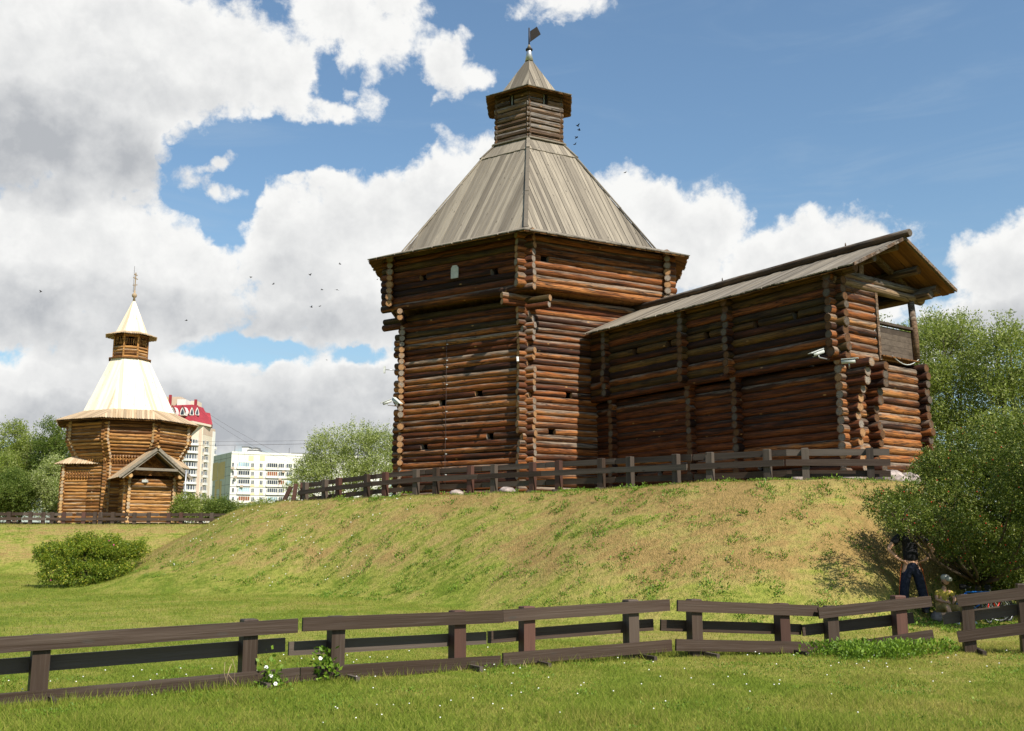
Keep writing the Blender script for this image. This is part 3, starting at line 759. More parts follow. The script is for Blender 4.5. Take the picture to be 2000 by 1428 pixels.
mb = MB(); mb.tube([(TC[0], TC[1], z) for z in (22.0, 22.48, 22.5)], [.185, .105, .10], 14); mb.build('zinc_cone', M['metal'], fin)
mb = MB(); mb.tube([(TC[0], TC[1], z) for z in (22.5, 22.53, 22.58, 22.60)], [.11, .155, .155, .11], 14); mb.build('collar', M['dark_metal'], fin)
mb = MB(); mb.tube([(TC[0], TC[1], z) for z in (22.6, 22.82)], [.11, .02], 12); mb.build('cap', M['roof'], fin)
mb = MB(); mb.tube([(TC[0], TC[1], z) for z in (22.7, 23.58)], [.035, .028], 8); mb.build('pole', M['dark_metal'], fin)
mb = MB(); q = [(TC[0] + x, TC[1] - x * .25, z) for x, z in ((.04, 22.92), (.50, 23.22), (.34, 23.60), (.04, 23.42))]; mb.poly(q, .02); mb.build('flag', M['dark_metal'], fin)

# pale board closing the arched opening in the left face of the jutting storey
A = Vector((*upp[0], 0)); B = Vector((*upp[1], 0)); d = (B - A).normalized(); nn = Vector((d.y, -d.x, 0)); nn = nn if nn.y < 0 else -nn
c = A + d * 2.95 + nn * .13; mb = MB()
mb.poly([c + d * x + Vector((0, 0, z)) for x, z in ((-.16, 11.12), (.16, 11.12), (.16, 11.50), (.09, 11.60), (-.09, 11.60), (-.16, 11.50))], .05)
mb.build('shuttered_window', M['pale_pane'], tower)
# lightning conductor with its clips down the left face
A = Vector((*low[0], 0)); B = Vector((*low[1], 0)); d = (B - A).normalized(); nn = Vector((d.y, -d.x, 0)); nn = nn if nn.y < 0 else -nn
c = A + d * 3.35 + nn * .17
mb = MB(); mb.tube([c + Vector((random.uniform(-.015, .015), 0, z)) for z in np.linspace(9.0, 3.4, 9)] , .010, 5)
wire = mb.build('lightning_conductor', M['cable'], tower)
for z in (8.8, 8.2, 7.95, 7.3, 6.3, 5.3, 4.75, 4.0):
    mb = MB(); mb.box(c + Vector((0.03, 0, z)), (.06, .04, .025)); mb.build('clip', M['white_plastic'], wire)

# ------------------------------------------------------------------ the roofed log wall running to the tower
GT = R(-35.65); GA = Vector((math.sin(GT), math.cos(GT), 0)); GB = Vector((math.cos(GT), -math.sin(GT), 0)); G0 = Vector((9.2485, 27.2, 0)); GW = 3.40
def G(a, b, z=0.0): p = G0 + GA * a + GB * b; return Vector((p.x, p.y, z))
gal = empty('log_gallery', G(0, 0, 3.1)); tag(gal, 'long dark log gallery under a gabled board roof, with a railed balcony at its end', 'log building')
fw = empty('front_wall', G(0, 0, 3.1), gal); fu = empty('upper_front_wall', G(0, 0, 6.6), gal); ew = empty('end_wall', G(0, 0, 3.1), gal); bw = empty('rear_wall', G(0, GW, 3.1), gal); cw = empty('cross_wall', G(5, 0, 3.1), gal)
GS = .236; GR = .131; LEN = 10.45; JUT = .30
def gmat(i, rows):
    k = random.random(); return 'log_red_shaded' if k < .9 else 'log'
def gmat_u(i, rows):
    k = random.random()
    if i > rows - 3: return 'log_green'
    return 'log_green' if k < .15 + .05 * i else ('log_red_shaded' if k < .85 else 'log')
def corbel(i, rows):                          # the ends toward the camera step out near the top
    if i >= rows - 5: return (.36 + .085 * (i - rows + 6), .1)
    return (.34 + (.09 if i % 4 == 2 else 0), .1)
log_wall(fw, G(0, 0), G(LEN, 0), 3.10, 15, GS, GR, extf=corbel, matf=gmat, gaps={3: [(1.35, .26), (3.05, .28), (7.3, .26), (8.55, .26)]}, jit=.06, endm='end_sunlit')
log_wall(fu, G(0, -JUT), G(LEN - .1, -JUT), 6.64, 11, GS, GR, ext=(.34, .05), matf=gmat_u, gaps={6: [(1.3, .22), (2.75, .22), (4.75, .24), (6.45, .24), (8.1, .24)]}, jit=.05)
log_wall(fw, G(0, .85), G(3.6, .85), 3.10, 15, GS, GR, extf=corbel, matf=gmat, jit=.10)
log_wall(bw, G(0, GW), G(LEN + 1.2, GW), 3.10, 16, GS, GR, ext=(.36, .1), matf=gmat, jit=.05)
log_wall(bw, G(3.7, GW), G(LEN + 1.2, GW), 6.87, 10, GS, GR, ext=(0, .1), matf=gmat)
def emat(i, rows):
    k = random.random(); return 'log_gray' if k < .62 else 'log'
log_wall(ew, G(0, 0), G(0, GW), 3.22, 15, GS, GR, ext=(.33, .05), matf=emat, jit=.03, endm='end_sunlit')
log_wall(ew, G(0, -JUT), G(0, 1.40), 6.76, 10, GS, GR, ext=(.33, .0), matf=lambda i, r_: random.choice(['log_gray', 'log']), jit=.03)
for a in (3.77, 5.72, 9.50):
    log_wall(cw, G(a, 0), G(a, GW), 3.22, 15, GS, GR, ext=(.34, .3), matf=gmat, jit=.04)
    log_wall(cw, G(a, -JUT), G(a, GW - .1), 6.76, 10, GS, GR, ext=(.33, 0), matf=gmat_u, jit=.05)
# jutting purlins of the gable: round timbers with sawn ends
frame = empty('roof_frame', G(0, 1.7, 9), gal)
RM, RH, ZE, ZR = 1.70, 2.50, 8.98, 10.16                     # ridge line across, half width, eave and ridge heights
def rz_(b): return ZR - abs(b - RM) / RH * (ZR - ZE)
for b, r_, dz, e in ((RM, .10, -.20, .75), (.62, .115, -.19, .72), (-.28, .125, -.20, .72), (2.78, .125, -.2, .72), (3.72, .135, -.20, .72), (3.50, .14, -.46, .62)):
    add_log(frame, G(-e, b, rz_(b) + dz), G(LEN - .2, b, rz_(b) + dz), r_, 'beam_gray', 'end', 14)
add_log(frame, G(-.02, -JUT, 8.78 + .28), G(-.02, GW + .35, 8.78 + .28), .125, 'beam_gray'); add_log(frame, G(-.06, -JUT - .2, 8.80), G(-.06, GW + .45, 8.80), .135, 'beam_gray')
for a in (.12, 1.9, 3.7, 5.6, 7.5, 9.4):
    for s in (-1, 1):
        mb = MB(); mb.bar(G(a, RM, ZR - .16), G(a, RM + s * 2.1, rz_(RM + s * 2.1) - .16), .15, .13); mb.build('rafter', M['beam_gray'], frame)
mb = MB(); mb.bar(G(.02, .95, 9.1), G(.02, .95, 9.72), .20, .16, GA); mb.build('king_post', M['beam_gray'], frame)
mb = MB(); mb.tube([G(-.10, 3.33, 6.9), G(-.12, 3.30, 7.7), G(-.06, 3.30, 8.74)], [.10, .105, .095], 10); mb.build('post', M['beam_gray'], frame)
mb = MB(); mb.bar(G(-.10, 1.50, 6.72), G(-.10, 1.46, 8.72), .11, .09, GA); mb.build('post', M['beam_gray'], frame)
# balcony boards and handrail
bal = empty('balcony', G(0, 2.4, 6.8), gal)
for i in range(5):
    mb = MB(); z = 6.95 + i * .178; mb.bar(G(-.03, 1.55, z), G(-.03, 3.26, z), .05, .172); mb.build('plank', M['plank_gray'], bal)
mb = MB(); mb.bar(G(-.05, 1.52, 7.84), G(-.05, 3.28, 7.84), .17, .075); mb.build('handrail', M['plank_gray'], bal)
for i in range(5):
    mb = MB(); z = 6.95 + i * .178; mb.bar(G(.1, GW, z), G(3.6, GW, z), .05, .17); mb.build('plank', M['plank_gray'], bal)
mb = MB(); mb.bar(G(.0, 2.45, 6.80), G(3.6, 2.45, 6.80), 1.8, .07); mb.build('floor', M['soffit'], bal)
mb = MB()
for i in range(16): mb.bar(G(-.22 + random.uniform(-.02, .02), 1.55 + i * .112, 6.845), G(.02, 1.55 + i * .112, 6.845), .10, .035)
tag(mb.build('floor_edge', M['soffit'], bal), kind='stuff')
# inner side of the upper rooms: keeps daylight out of the enclosed bays
mb = MB(); mb.bar(G(3.0, 1.5, 7.9), G(LEN, 1.5, 7.9), .04, 2.4); mb.build('inner_wall', M['soffit'], gal)
groof = empty('gable_roof', G(0, RM, 9.5), gal)
a0, a1 = -1.0, 10.30
bl, br = RM - RH, RM + RH
board_face(groof, G(a0, bl, ZE), G(a1 + .1, bl, ZE), G(a1, RM, ZR), G(a0, RM, ZR), .165, .035, 'roof', .035, .012, .02)
board_face(groof, G(a0, br, ZE), G(a1, br, ZE), G(a1, RM, ZR), G(a0, RM, ZR), .165, .035, 'roof', .03, .012, .02)
sof = empty('roof_lining', G(0, RM, 9.4), gal)
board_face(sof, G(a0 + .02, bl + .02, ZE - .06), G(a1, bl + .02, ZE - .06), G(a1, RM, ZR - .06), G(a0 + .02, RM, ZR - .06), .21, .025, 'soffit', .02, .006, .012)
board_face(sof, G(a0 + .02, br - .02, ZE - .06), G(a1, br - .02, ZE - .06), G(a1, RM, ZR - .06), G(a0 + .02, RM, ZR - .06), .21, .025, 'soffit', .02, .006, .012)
for s in (-1, 1):
    mb = MB(); mb.bar(G(a0 - .03, RM, ZR - .01), G(a0 - .03, RM + s * RH, ZE - .01), .03, .09); mb.build('barge_board', M['beam_gray'], groof)
add_log(groof, G(a0 - .18, RM, ZR + .11), G(a1, RM, ZR + .10), .125, 'beam_gray', 'end', 12, 'ridge_log')
for a in (.95, 5.9, 10.0):
    mb = MB(); mb.tube([G(a, RM, ZR + .18), G(a, RM, ZR + .34)], [.03, .015], 6); mb.build('peg', M['beam_gray'], groof)
mb = MB(); pts = [G(-.18, 2.0 + t * 1.35, 6.88 - .22 * math.sin(t * math.pi) + .06 * t) for t in np.linspace(0, 1, 9)]; mb.tube(pts, .014, 5); mb.build('hanging_cable', M['white_plastic'], bal)
# tower and wall footing stones
def boulder(loc, s, label, grp='pale boulders at the foot of the log walls'):
    mb = MB(); mb.blob((0, 0, 0), s, 12, 8, .09); o = mb.build('boulder', M['stone'], None, Matrix.Translation(loc) @ Matrix.Rotation(random.uniform(0, 3), 4, 'Z')); tag(o, label, 'boulder', grp); return o
def on(px, py, D): p = at(px, py, D); return p
bl_ = [(1741, 927, 25.2, .40, .26, 'large pale pink boulder right of the crest fence end'), (1776, 931, 25.4, .34, .24, 'rounded white boulder beside the hawthorn, last to the right'), (1758, 938, 25.0, .26, .16, 'small light stone between the two big boulders'),
       (1664, 934, 25.6, .32, .17, 'pink stone under the corner of the gallery behind the crest fence'), (892, 957, 33.0, .26, .14, 'grey stone at the tower foot left of its front corner'), (990, 953, 32.8, .34, .15, 'long light stone at the tower foot near its front corner'),
       (1560, 936, 26.4, .22, .12, 'small grey stone under the gallery wall behind the fence post')]
for x, y, D, a, h, lab in bl_:
    p = at(x, y, D); p.z = gz(p.x, p.y) + h * .45; boulder(p, (a, a * .8, h), lab)

# ------------------------------------------------------------------ the smaller honey-coloured log tower with porch, across the hollow
CC = (-25.05, 65.0); CROT = R(158)
ch = empty('log_gate_tower', (CC[0], CC[1], 2.8)); tag(ch, 'smaller honey-coloured eight-sided log tower with pale new board roof, cross and gabled porch', 'church tower')
def cm(i, rows): k = random.random(); return 'log_new' if k < .5 else 'log_newdark'
def cm_new(i, rows): return 'log_new' if random.random() < .85 else 'log_newdark'
body = empty('body_wall', (CC[0], CC[1], 2.8), ch)
def c3(r, k, z, dx=0.0): a = CROT + R(22.5) + 2 * math.pi * k / 8; return Vector((CC[0] + dx + r * math.sin(a), CC[1] + r * math.cos(a), z))
CSP = .205
for k in range(8):
    if k in (3, 4): continue                                     # the two faces turned straight away are closed below by one plain wall each
    k2 = k + 1
    for i in range(32):
        z = 2.75 + i * CSP + (CSP / 2 if k % 2 else 0)
        r = 3.18 if i < 20 else 3.18 + min(.66, (i - 19) * .11)
        if i == 31: continue
        A = c3(r, k, z); B = c3(r, k2, z); d = (B - A).normalized(); e = .24
        add_log(body, A - d * e, B + d * e, .112, cm(i, 32) if i > 19 else (cm_new(i, 32) if random.random() < .6 else 'log_newdark'), 'end_new', 8)
for k in (3, 4):
    mb = MB(); A = c3(3.1, k, 6); B = c3(3.1, k + 1, 6); mb.bar(A, B, .2, 6.4); mb.build('rear_wall', M['log_newdark'], ch)
tnt = empty('tent_roof', (CC[0], CC[1], 9.7), ch); skt = empty('eave_skirt', (CC[0], CC[1], 9.3), ch)
for k in range(8):
    k2 = k + 1
    board_face(skt, c3(4.62, k, 9.18, -.12), c3(4.62, k2, 9.18, -.12), c3(2.85, k2, 9.96), c3(2.85, k, 9.96), .155, .03, 'roof_brown', .02, .008, .015, saw=.05)
    board_face(skt, c3(4.54, k, 9.09, -.12), c3(4.54, k2, 9.09, -.12), c3(2.9, k2, 9.86), c3(2.9, k, 9.86), .30, .03, 'soffit', .02, .008)
    board_face(tnt, c3(3.02, k, 9.80, -.1), c3(3.02, k2, 9.80, -.1), c3(1.22, k2, 13.55, -.3), c3(1.22, k, 13.55, -.3), .20, .03, 'roof_new', .02, .01, .012)
CT = -.32
lt = empty('lantern', (CC[0] + CT, CC[1], 13.5), ch)
mb = MB()
for k in range(8): mb.bar(c3(1.34, k, 13.52, CT), c3(1.34, k + 1, 13.52, CT), .14, .07)
mb.build('base_trim', M['soffit'], lt)
for k in range(8):
    for i in range(8):
        z = 13.62 + i * .205; A = c3(1.08, k, z, CT); B = c3(1.08, k + 1, z, CT)
        if i >= 4 and i < 7 and k in (6, 7, 0, 1):               # arched opening with turned balusters
            continue
        add_log(lt, A, B, .108, 'log_new' if i < 4 else 'log_newdark', 'end_new', 6, squared=True)
    mb = MB(); mb.bar(c3(1.12, k, 13.6, CT), c3(1.12, k, 15.2, CT), .10, .10, Vector((1, 0, 0))); mb.build('corner_post', M['log_new'], lt)
    if k in (6, 7, 0, 1):
        A = c3(1.03, k, 14.42, CT); B = c3(1.03, k + 1, 14.42, CT)
        for q in range(5):
            t_ = (q + .8) / 5.6; p = A.lerp(B, t_)
            mb = MB(); mb.tube([p, p + Vector((0, 0, .12)), p + Vector((0, 0, .26)), p + Vector((0, 0, .42))], [.028, .055, .03, .05], 6); mb.build('baluster', M['log_new'], lt)
        mb = MB(); a = A.lerp(B, .2); b = A.lerp(B, .8)
        mb.bar(A + Vector((0, 0, .5)), A.lerp(B, .3) + Vector((0, 0, .5)), .05, .3); mb.bar(A.lerp(B, .7) + Vector((0, 0, .5)), B + Vector((0, 0, .5)), .05, .3); mb.build('arch_board', M['log_newdark'], lt)
mb = MB(); mb.tube([(CC[0] + CT, CC[1], 13.6), (CC[0] + CT, CC[1], 15.2)], .7, 8); mb.build('lantern_core', M['black'], lt)
for k in range(8):
    k2 = k + 1
    board_face(tnt, c3(1.72, k, 15.08, CT), c3(1.72, k2, 15.08, CT), c3(.8, k2, 15.42, CT), c3(.8, k, 15.42, CT), .13, .025, 'roof_brown', .01, .01, .02, saw=.04)
    board_face(tnt, c3(1.06, k, 15.30, CT), c3(1.06, k2, 15.30, CT), c3(.06, k2, 17.62, CT), c3(.06, k, 17.62, CT), .2, .025, 'roof_new', .02, .01, .01)
X0, Y0 = CC[0] + CT, CC[1]
mb = MB(); mb.tube([(X0, Y0, z) for z in (17.55, 17.8, 17.86, 18.0, 18.08, 18.16, 18.3)], [.09, .06, .14, .17, .12, .05, .06], 10); mb.build('neck', M['roof_brown'], ch)
mb = MB(); mb.bar((X0, Y0, 18.2), (X0, Y0, 19.55), .055, .055, Vector((1, 0, 0))); mb.bar((X0 - .05, Y0 - .26, 19.15), (X0 + .05, Y0 + .26, 19.15), .045, .05); mb.bar((X0 - .04, Y0 - .16, 19.4), (X0 + .04, Y0 + .16, 19.4), .05, .06); mb.bar((X0 - .05, Y0 - .22, 18.62), (X0 + .05, Y0 + .22, 18.76), .05, .06)
cross = mb.build('cross', M['roof_brown'], ch)
mb = MB(); mb.tube([(X0 - .1, Y0, 18.2), (X0 - .12, Y0, 20.0)], .012, 5); mb.build('lightning_rod', M['cable'], cross)
# row of short turned uprights below the flare
for k in (6, 7, 0):
    bb = MB(); A = c3(3.36, k, 6.52); B = c3(3.36, k + 1, 6.52)
    for q in range(15):
        p = A.lerp(B, (q + .5) / 15); bb.tube([p, p + Vector((0, 0, .16)), p + Vector((0, 0, .30)), p + Vector((0, 0, .46))], [.035, .07, .04, .065], 6)
    tag(bb.build('baluster_frieze', M['log_new'], ch), kind='stuff')
# log annexes on both flanks with scalloped little roofs
def annex(name, x0, x1, y0, y1, zt, zp, lab=None):
    an = empty(name, ((x0 + x1) / 2, y0, 2.8), ch)
    rows = int((zt - 2.75) / .205)
    log_wall(an, (x0, y0), (x1, y0), 2.75, rows, .205, .112, ext=(.22, .22), matf=cm_new, endm='end_new', n=8, jit=.02)
    for xx in (x0, x1): log_wall(an, (xx, y0), (xx, y1), 2.85, rows, .205, .112, ext=(.22, 0), matf=cm, endm='end_new', n=8, jit=.02)
    o = .48; xm = (x0 + x1) / 2; E = [Vector((x0 - o, y0 - o, zt - .1)), Vector((x1 + o, y0 - o, zt - .1)), Vector((x1 + o, y1, zt - .1)), Vector((x0 - o, y1, zt - .1))]
    ap = Vector((xm, y0 + .8, zp)); ap2 = Vector((xm, y1 + .3, zp))
    board_face(an, E[0], E[1], ap + Vector((.02, 0, 0)), ap - Vector((.02, 0, 0)), .16, .03, 'roof_brown', .01, .01, .015, saw=.05)
    board_face(an, E[3], E[0], ap, ap2, .16, .03, 'roof_brown', .01, .01, .015, saw=.05)
    board_face(an, E[1], E[2], ap2, ap, .16, .03, 'roof_brown', .01, .01, .015, saw=.05)
    bb = MB()
    for q in range(10):
        p = Vector((x0 + .1, y0 - .1, zt - 1.05)).lerp(Vector((x1 - .1, y0 - .1, zt - 1.05)), (q + .5) / 10); bb.tube([p, p + Vector((0, 0, .18)), p + Vector((0, 0, .30)), p + Vector((0, 0, .45))], [.035, .07, .04, .065], 6)
    tag(bb.build('baluster_frieze', M['log_new'], ch), kind='stuff')
annex('annex', -27.95, -26.0, 62.4, 65.0, 6.55, 7.35)
annex('annex', -22.75, -21.55, 63.2, 65.4, 6.45, 7.25)
# gabled entrance porch
PO = Vector((-23.15, 60.4, 0)); PA = Vector((-.55, .835, 0)); PB = Vector((.835, .55, 0))
def Q(a, b, z): p = PO + PA * a + PB * b; return Vector((p.x, p.y, z))
po = empty('porch', Q(0, 1.3, 2.8), ch); PW, PD = 2.65, 2.9
log_wall(po, Q(0, 0, 0), Q(0, PW, 0), 2.75, 13, .215, .118, ext=(.26, .26), matf=lambda i, r_: 'log_new', endm='end_new', n=10, jit=.03)
log_wall(po, Q(0, 0, 0), Q(PD, 0, 0), 2.85, 13, .215, .118, ext=(.28, 0), matf=cm_new, endm='end_new', n=10, jit=.05)
log_wall(po, Q(0, PW, 0), Q(PD, PW, 0), 2.85, 13, .215, .118, ext=(.28, 0), matf=cm, endm='end_new', n=10, jit=.05)
pe, pr, pm, ph = 5.45, 7.25, PW / 2, 2.15
mb = MB(); mb.poly([Q(.03, pm - 1.35, 5.65), Q(.03, pm + 1.35, 5.65), Q(.03, pm, 6.95)], .06); mb.build('gable_board', M['log_newdark'], po)
for s in (-1, 1):
    board_face(po, Q(-1.15, pm + s * ph, pe), Q(PD, pm + s * ph, pe), Q(PD, pm, pr), Q(-1.15, pm, pr), .19, .03, 'roof_brown', .02, .01, .015)
    mb = MB(); mb.bar(Q(-1.20, pm, pr - .02), Q(-1.20, pm + s * ph, pe - .02), .04, .17); mb.build('barge_board', M['roof'], po)
    mb = MB(); mb.bar(Q(-1.10, pm, pr - .2), Q(-1.10, pm + s * ph * .9, pe - .05), .04, .10); mb.build('barge_board', M['roof'], po)
mb = MB(); mb.bar(Q(-1.12, pm - 1.25, 5.95), Q(-1.12, pm + 1.25, 5.95), .12, .15); mb.build('tie_beam', M['roof'], po)
for s in (-1, 1): add_log(po, Q(-1.0, pm + s * 1.45, 5.55), Q(.5, pm + s * 1.45, 5.55), .13, 'log_newdark', 'end_new')
add_log(po, Q(-1.3, pm, pr + .06), Q(PD, pm, pr + .06), .09, 'roof_brown' if False else 'log_newdark', 'end_new')
mb = MB(); p = Q(-.12, PW * .35, 5.3); mb.box(p, (.30, .22, .16)); mb.box(p + Vector((0, .1, .1)), (.05, .2, .05)); tag(mb.build('floodlight', M['white_plastic']), 'small pale floodlight under the gable of the church tower porch', 'lamp')
mb = MB(); p = at(203, 862, 61.9); mb.box(p, (.16, .14, .42)); mb.box(p + Vector((.2, .2, -.2)), (.5, .05, .05)); tag(mb.build('floodlight', M['white_plastic']), 'upright white lamp box on the front left corner of the church tower', 'lamp')

# ------------------------------------------------------------------ blocks of flats far behind
M['wall_white'] = plain('white_panel_wall', (.62, .61, .57), .8, 0, .04, .3)
M['wall_cream'] = plain('cream_wall', (.56, .49, .39), .8, 0, .05, .3)
M['wall_tan'] = plain('tan_wall', (.46, .36, .28), .8, 0, .06, .3)
M['wall_gray'] = plain('grey_green_panel', (.47, .49, .44), .8, 0, .04, .3)
M['wall_ochre'] = plain('ochre_panel', (.56, .42, .20), .8, 0, .05, .3)
M['wall_yellow'] = plain('pale_yellow_panel', (.78, .60, .32), .8, 0, .05, .3)
M['red_roof'] = plain('red_sheet_roof', (.27, .030, .040), .6, 0, .12, .5)
M['pane'] = plain('window_pane', (.05, .06, .08), .15, 0, .5, .4)
M['pane_brown'] = plain('brown_loggia_pane', (.22, .08, .04), .3, 0, .3, .4)
M['pane_blue'] = plain('blue_tinted_pane', (.30, .42, .50), .2, 0, .3, .4)
M['tar'] = plain('roofing', (.12, .12, .12), .9)


def hit(px, py, p0, n):
    r = ray(px, py); o = Vector((0, 0, CAMH)); t = (p0 - o).dot(n) / r.dot(n); return o + r * t


class Facade:
    def __init__(s, pxl, pxr, Dl, Dr, parent):
        s.a = at(pxl, 1000, Dl); s.b = at(pxr, 1000, Dr); s.a.z = s.b.z = 0; s.u = (s.b - s.a).normalized(); s.n = Vector((s.u.y, -s.u.x, 0)); s.p = parent
    def uz(s, px, py): h = hit(px, py, s.a, s.n); return (h - s.a).dot(s.u), h.z
    def pt(s, u, z, off=0.0): p = s.a + s.u * u + s.n * off; return Vector((p.x, p.y, z))
    def panel(s, name, u0, u1, z0, z1, mat, off=.03, th=.2, parent=None):
        mb = MB(); mb.poly([s.pt(u0, z0, off), s.pt(u1, z0, off), s.pt(u1, z1, off), s.pt(u0, z1, off)], th); return mb.build(name, mat, parent or s.p)
    def window(s, u0, u1, z0, z1, n=2, pane='pane', off=.02, frame='wall_white'):
        """frame with glass set back behind it"""
        w = MB(); t = .14
        w.bar(s.pt(u0, z0, off), s.pt(u1, z0, off), .12, t); w.bar(s.pt(u0, z1, off), s.pt(u1, z1, off), .12, t)
        for k in range(n + 1):
            u = u0 + (u1 - u0) * k / n; w.bar(s.pt(u, z0, off + .01), s.pt(u, z1, off + .01), .12, t if k in (0, n) else .11, s.u)
        o = w.build('window', M[frame], s.p); s.panel('pane', u0, u1, z0, z1, M[pane], off + .004, .05, o); return o


def prism(name, plan, z0, z1, mat, parent):
    mb = MB(); n = len(plan); mb.add([(x, y, z0) for x, y in plan] + [(x, y, z1) for x, y in plan], [tuple(range(n)), tuple(range(2 * n - 1, n - 1, -1))] + [(i, i + n, (i + 1) % n + n, (i + 1) % n) for i in range(n)]); return mb.build(name, mat, parent)


def plan_pts(l): return [(p.x, p.y) for p in (at(x, 1000, D) for x, D in l)]

pb = empty('panel_block', at(447, 985, 325)); pb.location.z = 2; tag(pb, 'long white and yellow panel block of flats with a grey-green gable end, behind the hollow', 'apartment building')
zt = 30.7
pl = plan_pts([(447, 325), (412, 340), (470, 352), (760, 362), (760, 347)])
prism('wall', pl[::-1] if False else pl, 0, zt, M['wall_white'], pb)
f1 = Facade(447, 760, 325, 347, pb); f2 = Facade(412, 447, 340, 325, pb)
L1 = (f1.b - f1.a).length; L2 = (f2.b - f2.a).length
f1.panel('parapet', 0, L1, zt - .2, zt + .5, M['wall_white'], .15, .5)
fl_y = (908, 924.5, 941.5, 957.5, 974.5, 991)
for j, y in enumerate(fl_y):
    _, zc = f1.uz(470, y)
    f1.panel('floor_band', 0, L1, zc - 1.62, zc - 1.45, M['tar'], .04, .1)
    for xs, n, kind in (((453, 457), 1, 0), ((465, 487), 5, 1), ((490.5, 496), 2, 0), ((507, 513), 2, 0), ((521.5, 541.5), 5, 1), ((544, 554.5), 3, 1), ((559, 570), 3, 1), ((574, 580), 2, 0), ((586, 592), 2, 0), ((598, 618), 5, 1)):
        u0, _ = f1.uz(xs[0], y); u1, _ = f1.uz(xs[1], y)
        if kind:
            f1.panel('loggia_front', u0 - .35, u1 + .35, zc - 1.35, zc - .62, M['wall_white'], .45, .5)
            pn = 'pane_brown' if (j, xs[0]) in ((1, 521.5), (4, 465), (2, 544)) else ('pane_blue' if (j + int(xs[0])) % 3 == 0 else 'pane'); f1.window(u0, u1, zc - .60, zc + .85, n, pn, .40)
        else: f1.window(u0, u1, zc - .75, zc + .70, n)
    for xx in (492.5, 510):
        u, _ = f1.uz(xx, y); f1.panel('yellow_panel', u - .65, u + .75, zc - 1.42, zc - .85, M['wall_yellow'], .06, .08)
for xa, xb, ya, yb in ((486, 495, 887, 900), (508, 517, 887, 900)):
    u0, z1 = f1.uz(xa, ya + 3); u1, z0 = f1.uz(xb, yb); f1.panel('yellow_panel', u0, u1, z0, z1, M['wall_yellow'], .06, .08)
for xa, xb, ya, yb in ((416.5, 424, 905, 938), (431, 438.5, 903, 935), (426.5, 428.5, 905, 955), (420.5, 422, 940, 985), (430, 431.2, 940, 985), (421, 430, 975, 992)):
    u0, z1 = f2.uz(xa, ya); u1, z0 = f2.uz(xb, yb); f2.panel('ochre_panel', u0, u1, z0, z1, M['wall_ochre'], .08, .1)
f2.panel('gable_wall', 0, L2, 0, zt + .3, M['wall_gray'], .03, .2)
for y in (898, 915, 932, 949, 966, 983):
    _, z = f2.uz(430, y); f2.panel('panel_joint', 0, L2, z - .05, z + .05, M['tar'], .05, .1)
for x in (418, 429.5, 440): u, _ = f2.uz(x, 940); f2.panel('panel_joint', u - .05, u + .05, 0, zt, M['tar'], .05, .1)
for xa, xb, h, D in ((467, 480, 2.6, 332), (478, 500, 1.4, 331), (488, 497, 2.6, 336), (565, 600, 1.6, 345)):
    a = at(xa, 1000, D); b = at(xb, 1000, D); mb = MB(); mb.box(((a.x + b.x) / 2, D + 2, zt + h / 2), (b.x - a.x, 4, h)); mb.build('roof_housing', M['wall_white'], pb)
    mb = MB(); mb.box(((a.x + b.x) / 2, D + 2, zt + h + .1), (b.x - a.x + .3, 4.3, .25)); mb.build('roof_cover', M['tar'], pb)
for x, y in ((459, 871), (565, 875)):
    p = at(x, y, 333); mb = MB(); mb.tube([(p.x, p.y, zt), p], .07, 5); mb.build('aerial', M['dark_metal'], pb)
for x, y in ((454, 915), (459, 932), (471, 950), (553, 922), (546, 937)):
    u, z = f1.uz(x, y); mb = MB(); mb.box(f1.pt(u, z, .8), (.9, .5, .6)); mb.build('air_conditioner', M['wall_tan'], pb)

tb = empty('tower_block', at(370, 985, 370)); tb.location.z = 2; tag(tb, 'tall cream and white block of flats with a red mansard roof of pointed dormers', 'apartment building')
zb = at(370, 846, 370).z
prism('wall', plan_pts([(412, 386), (388, 374), (350, 370), (296, 376), (296, 400), (412, 404)]), 0, zb, M['wall_cream'], tb)
fa = Facade(350, 388, 370, 374, tb); fb = Facade(388, 412, 374, 386, tb); fc_ = Facade(296, 350, 376, 370, tb); fd = Facade(412, 412.6, 386, 404, tb)
LA = (fa.b - fa.a).length; LB = (fb.b - fb.a).length
fa.panel('upper_band', 0, LA, zb, zb + 3.6, M['wall_cream'], .03, 6); fb.panel('upper_band', 0, LB, zb, zb + 3.2, M['wall_tan'], .03, 6)
fb.panel('white_pier', LB - 2.6, LB + .1, 0, zb + 2.2, M['wall_white'], .15, .4); fa.panel('tan_pier', LA - 1.5, LA - .4, 0, zb + 2, M['wall_tan'], .06, .2)
cb = fa.pt(3.0, 0, -.6)
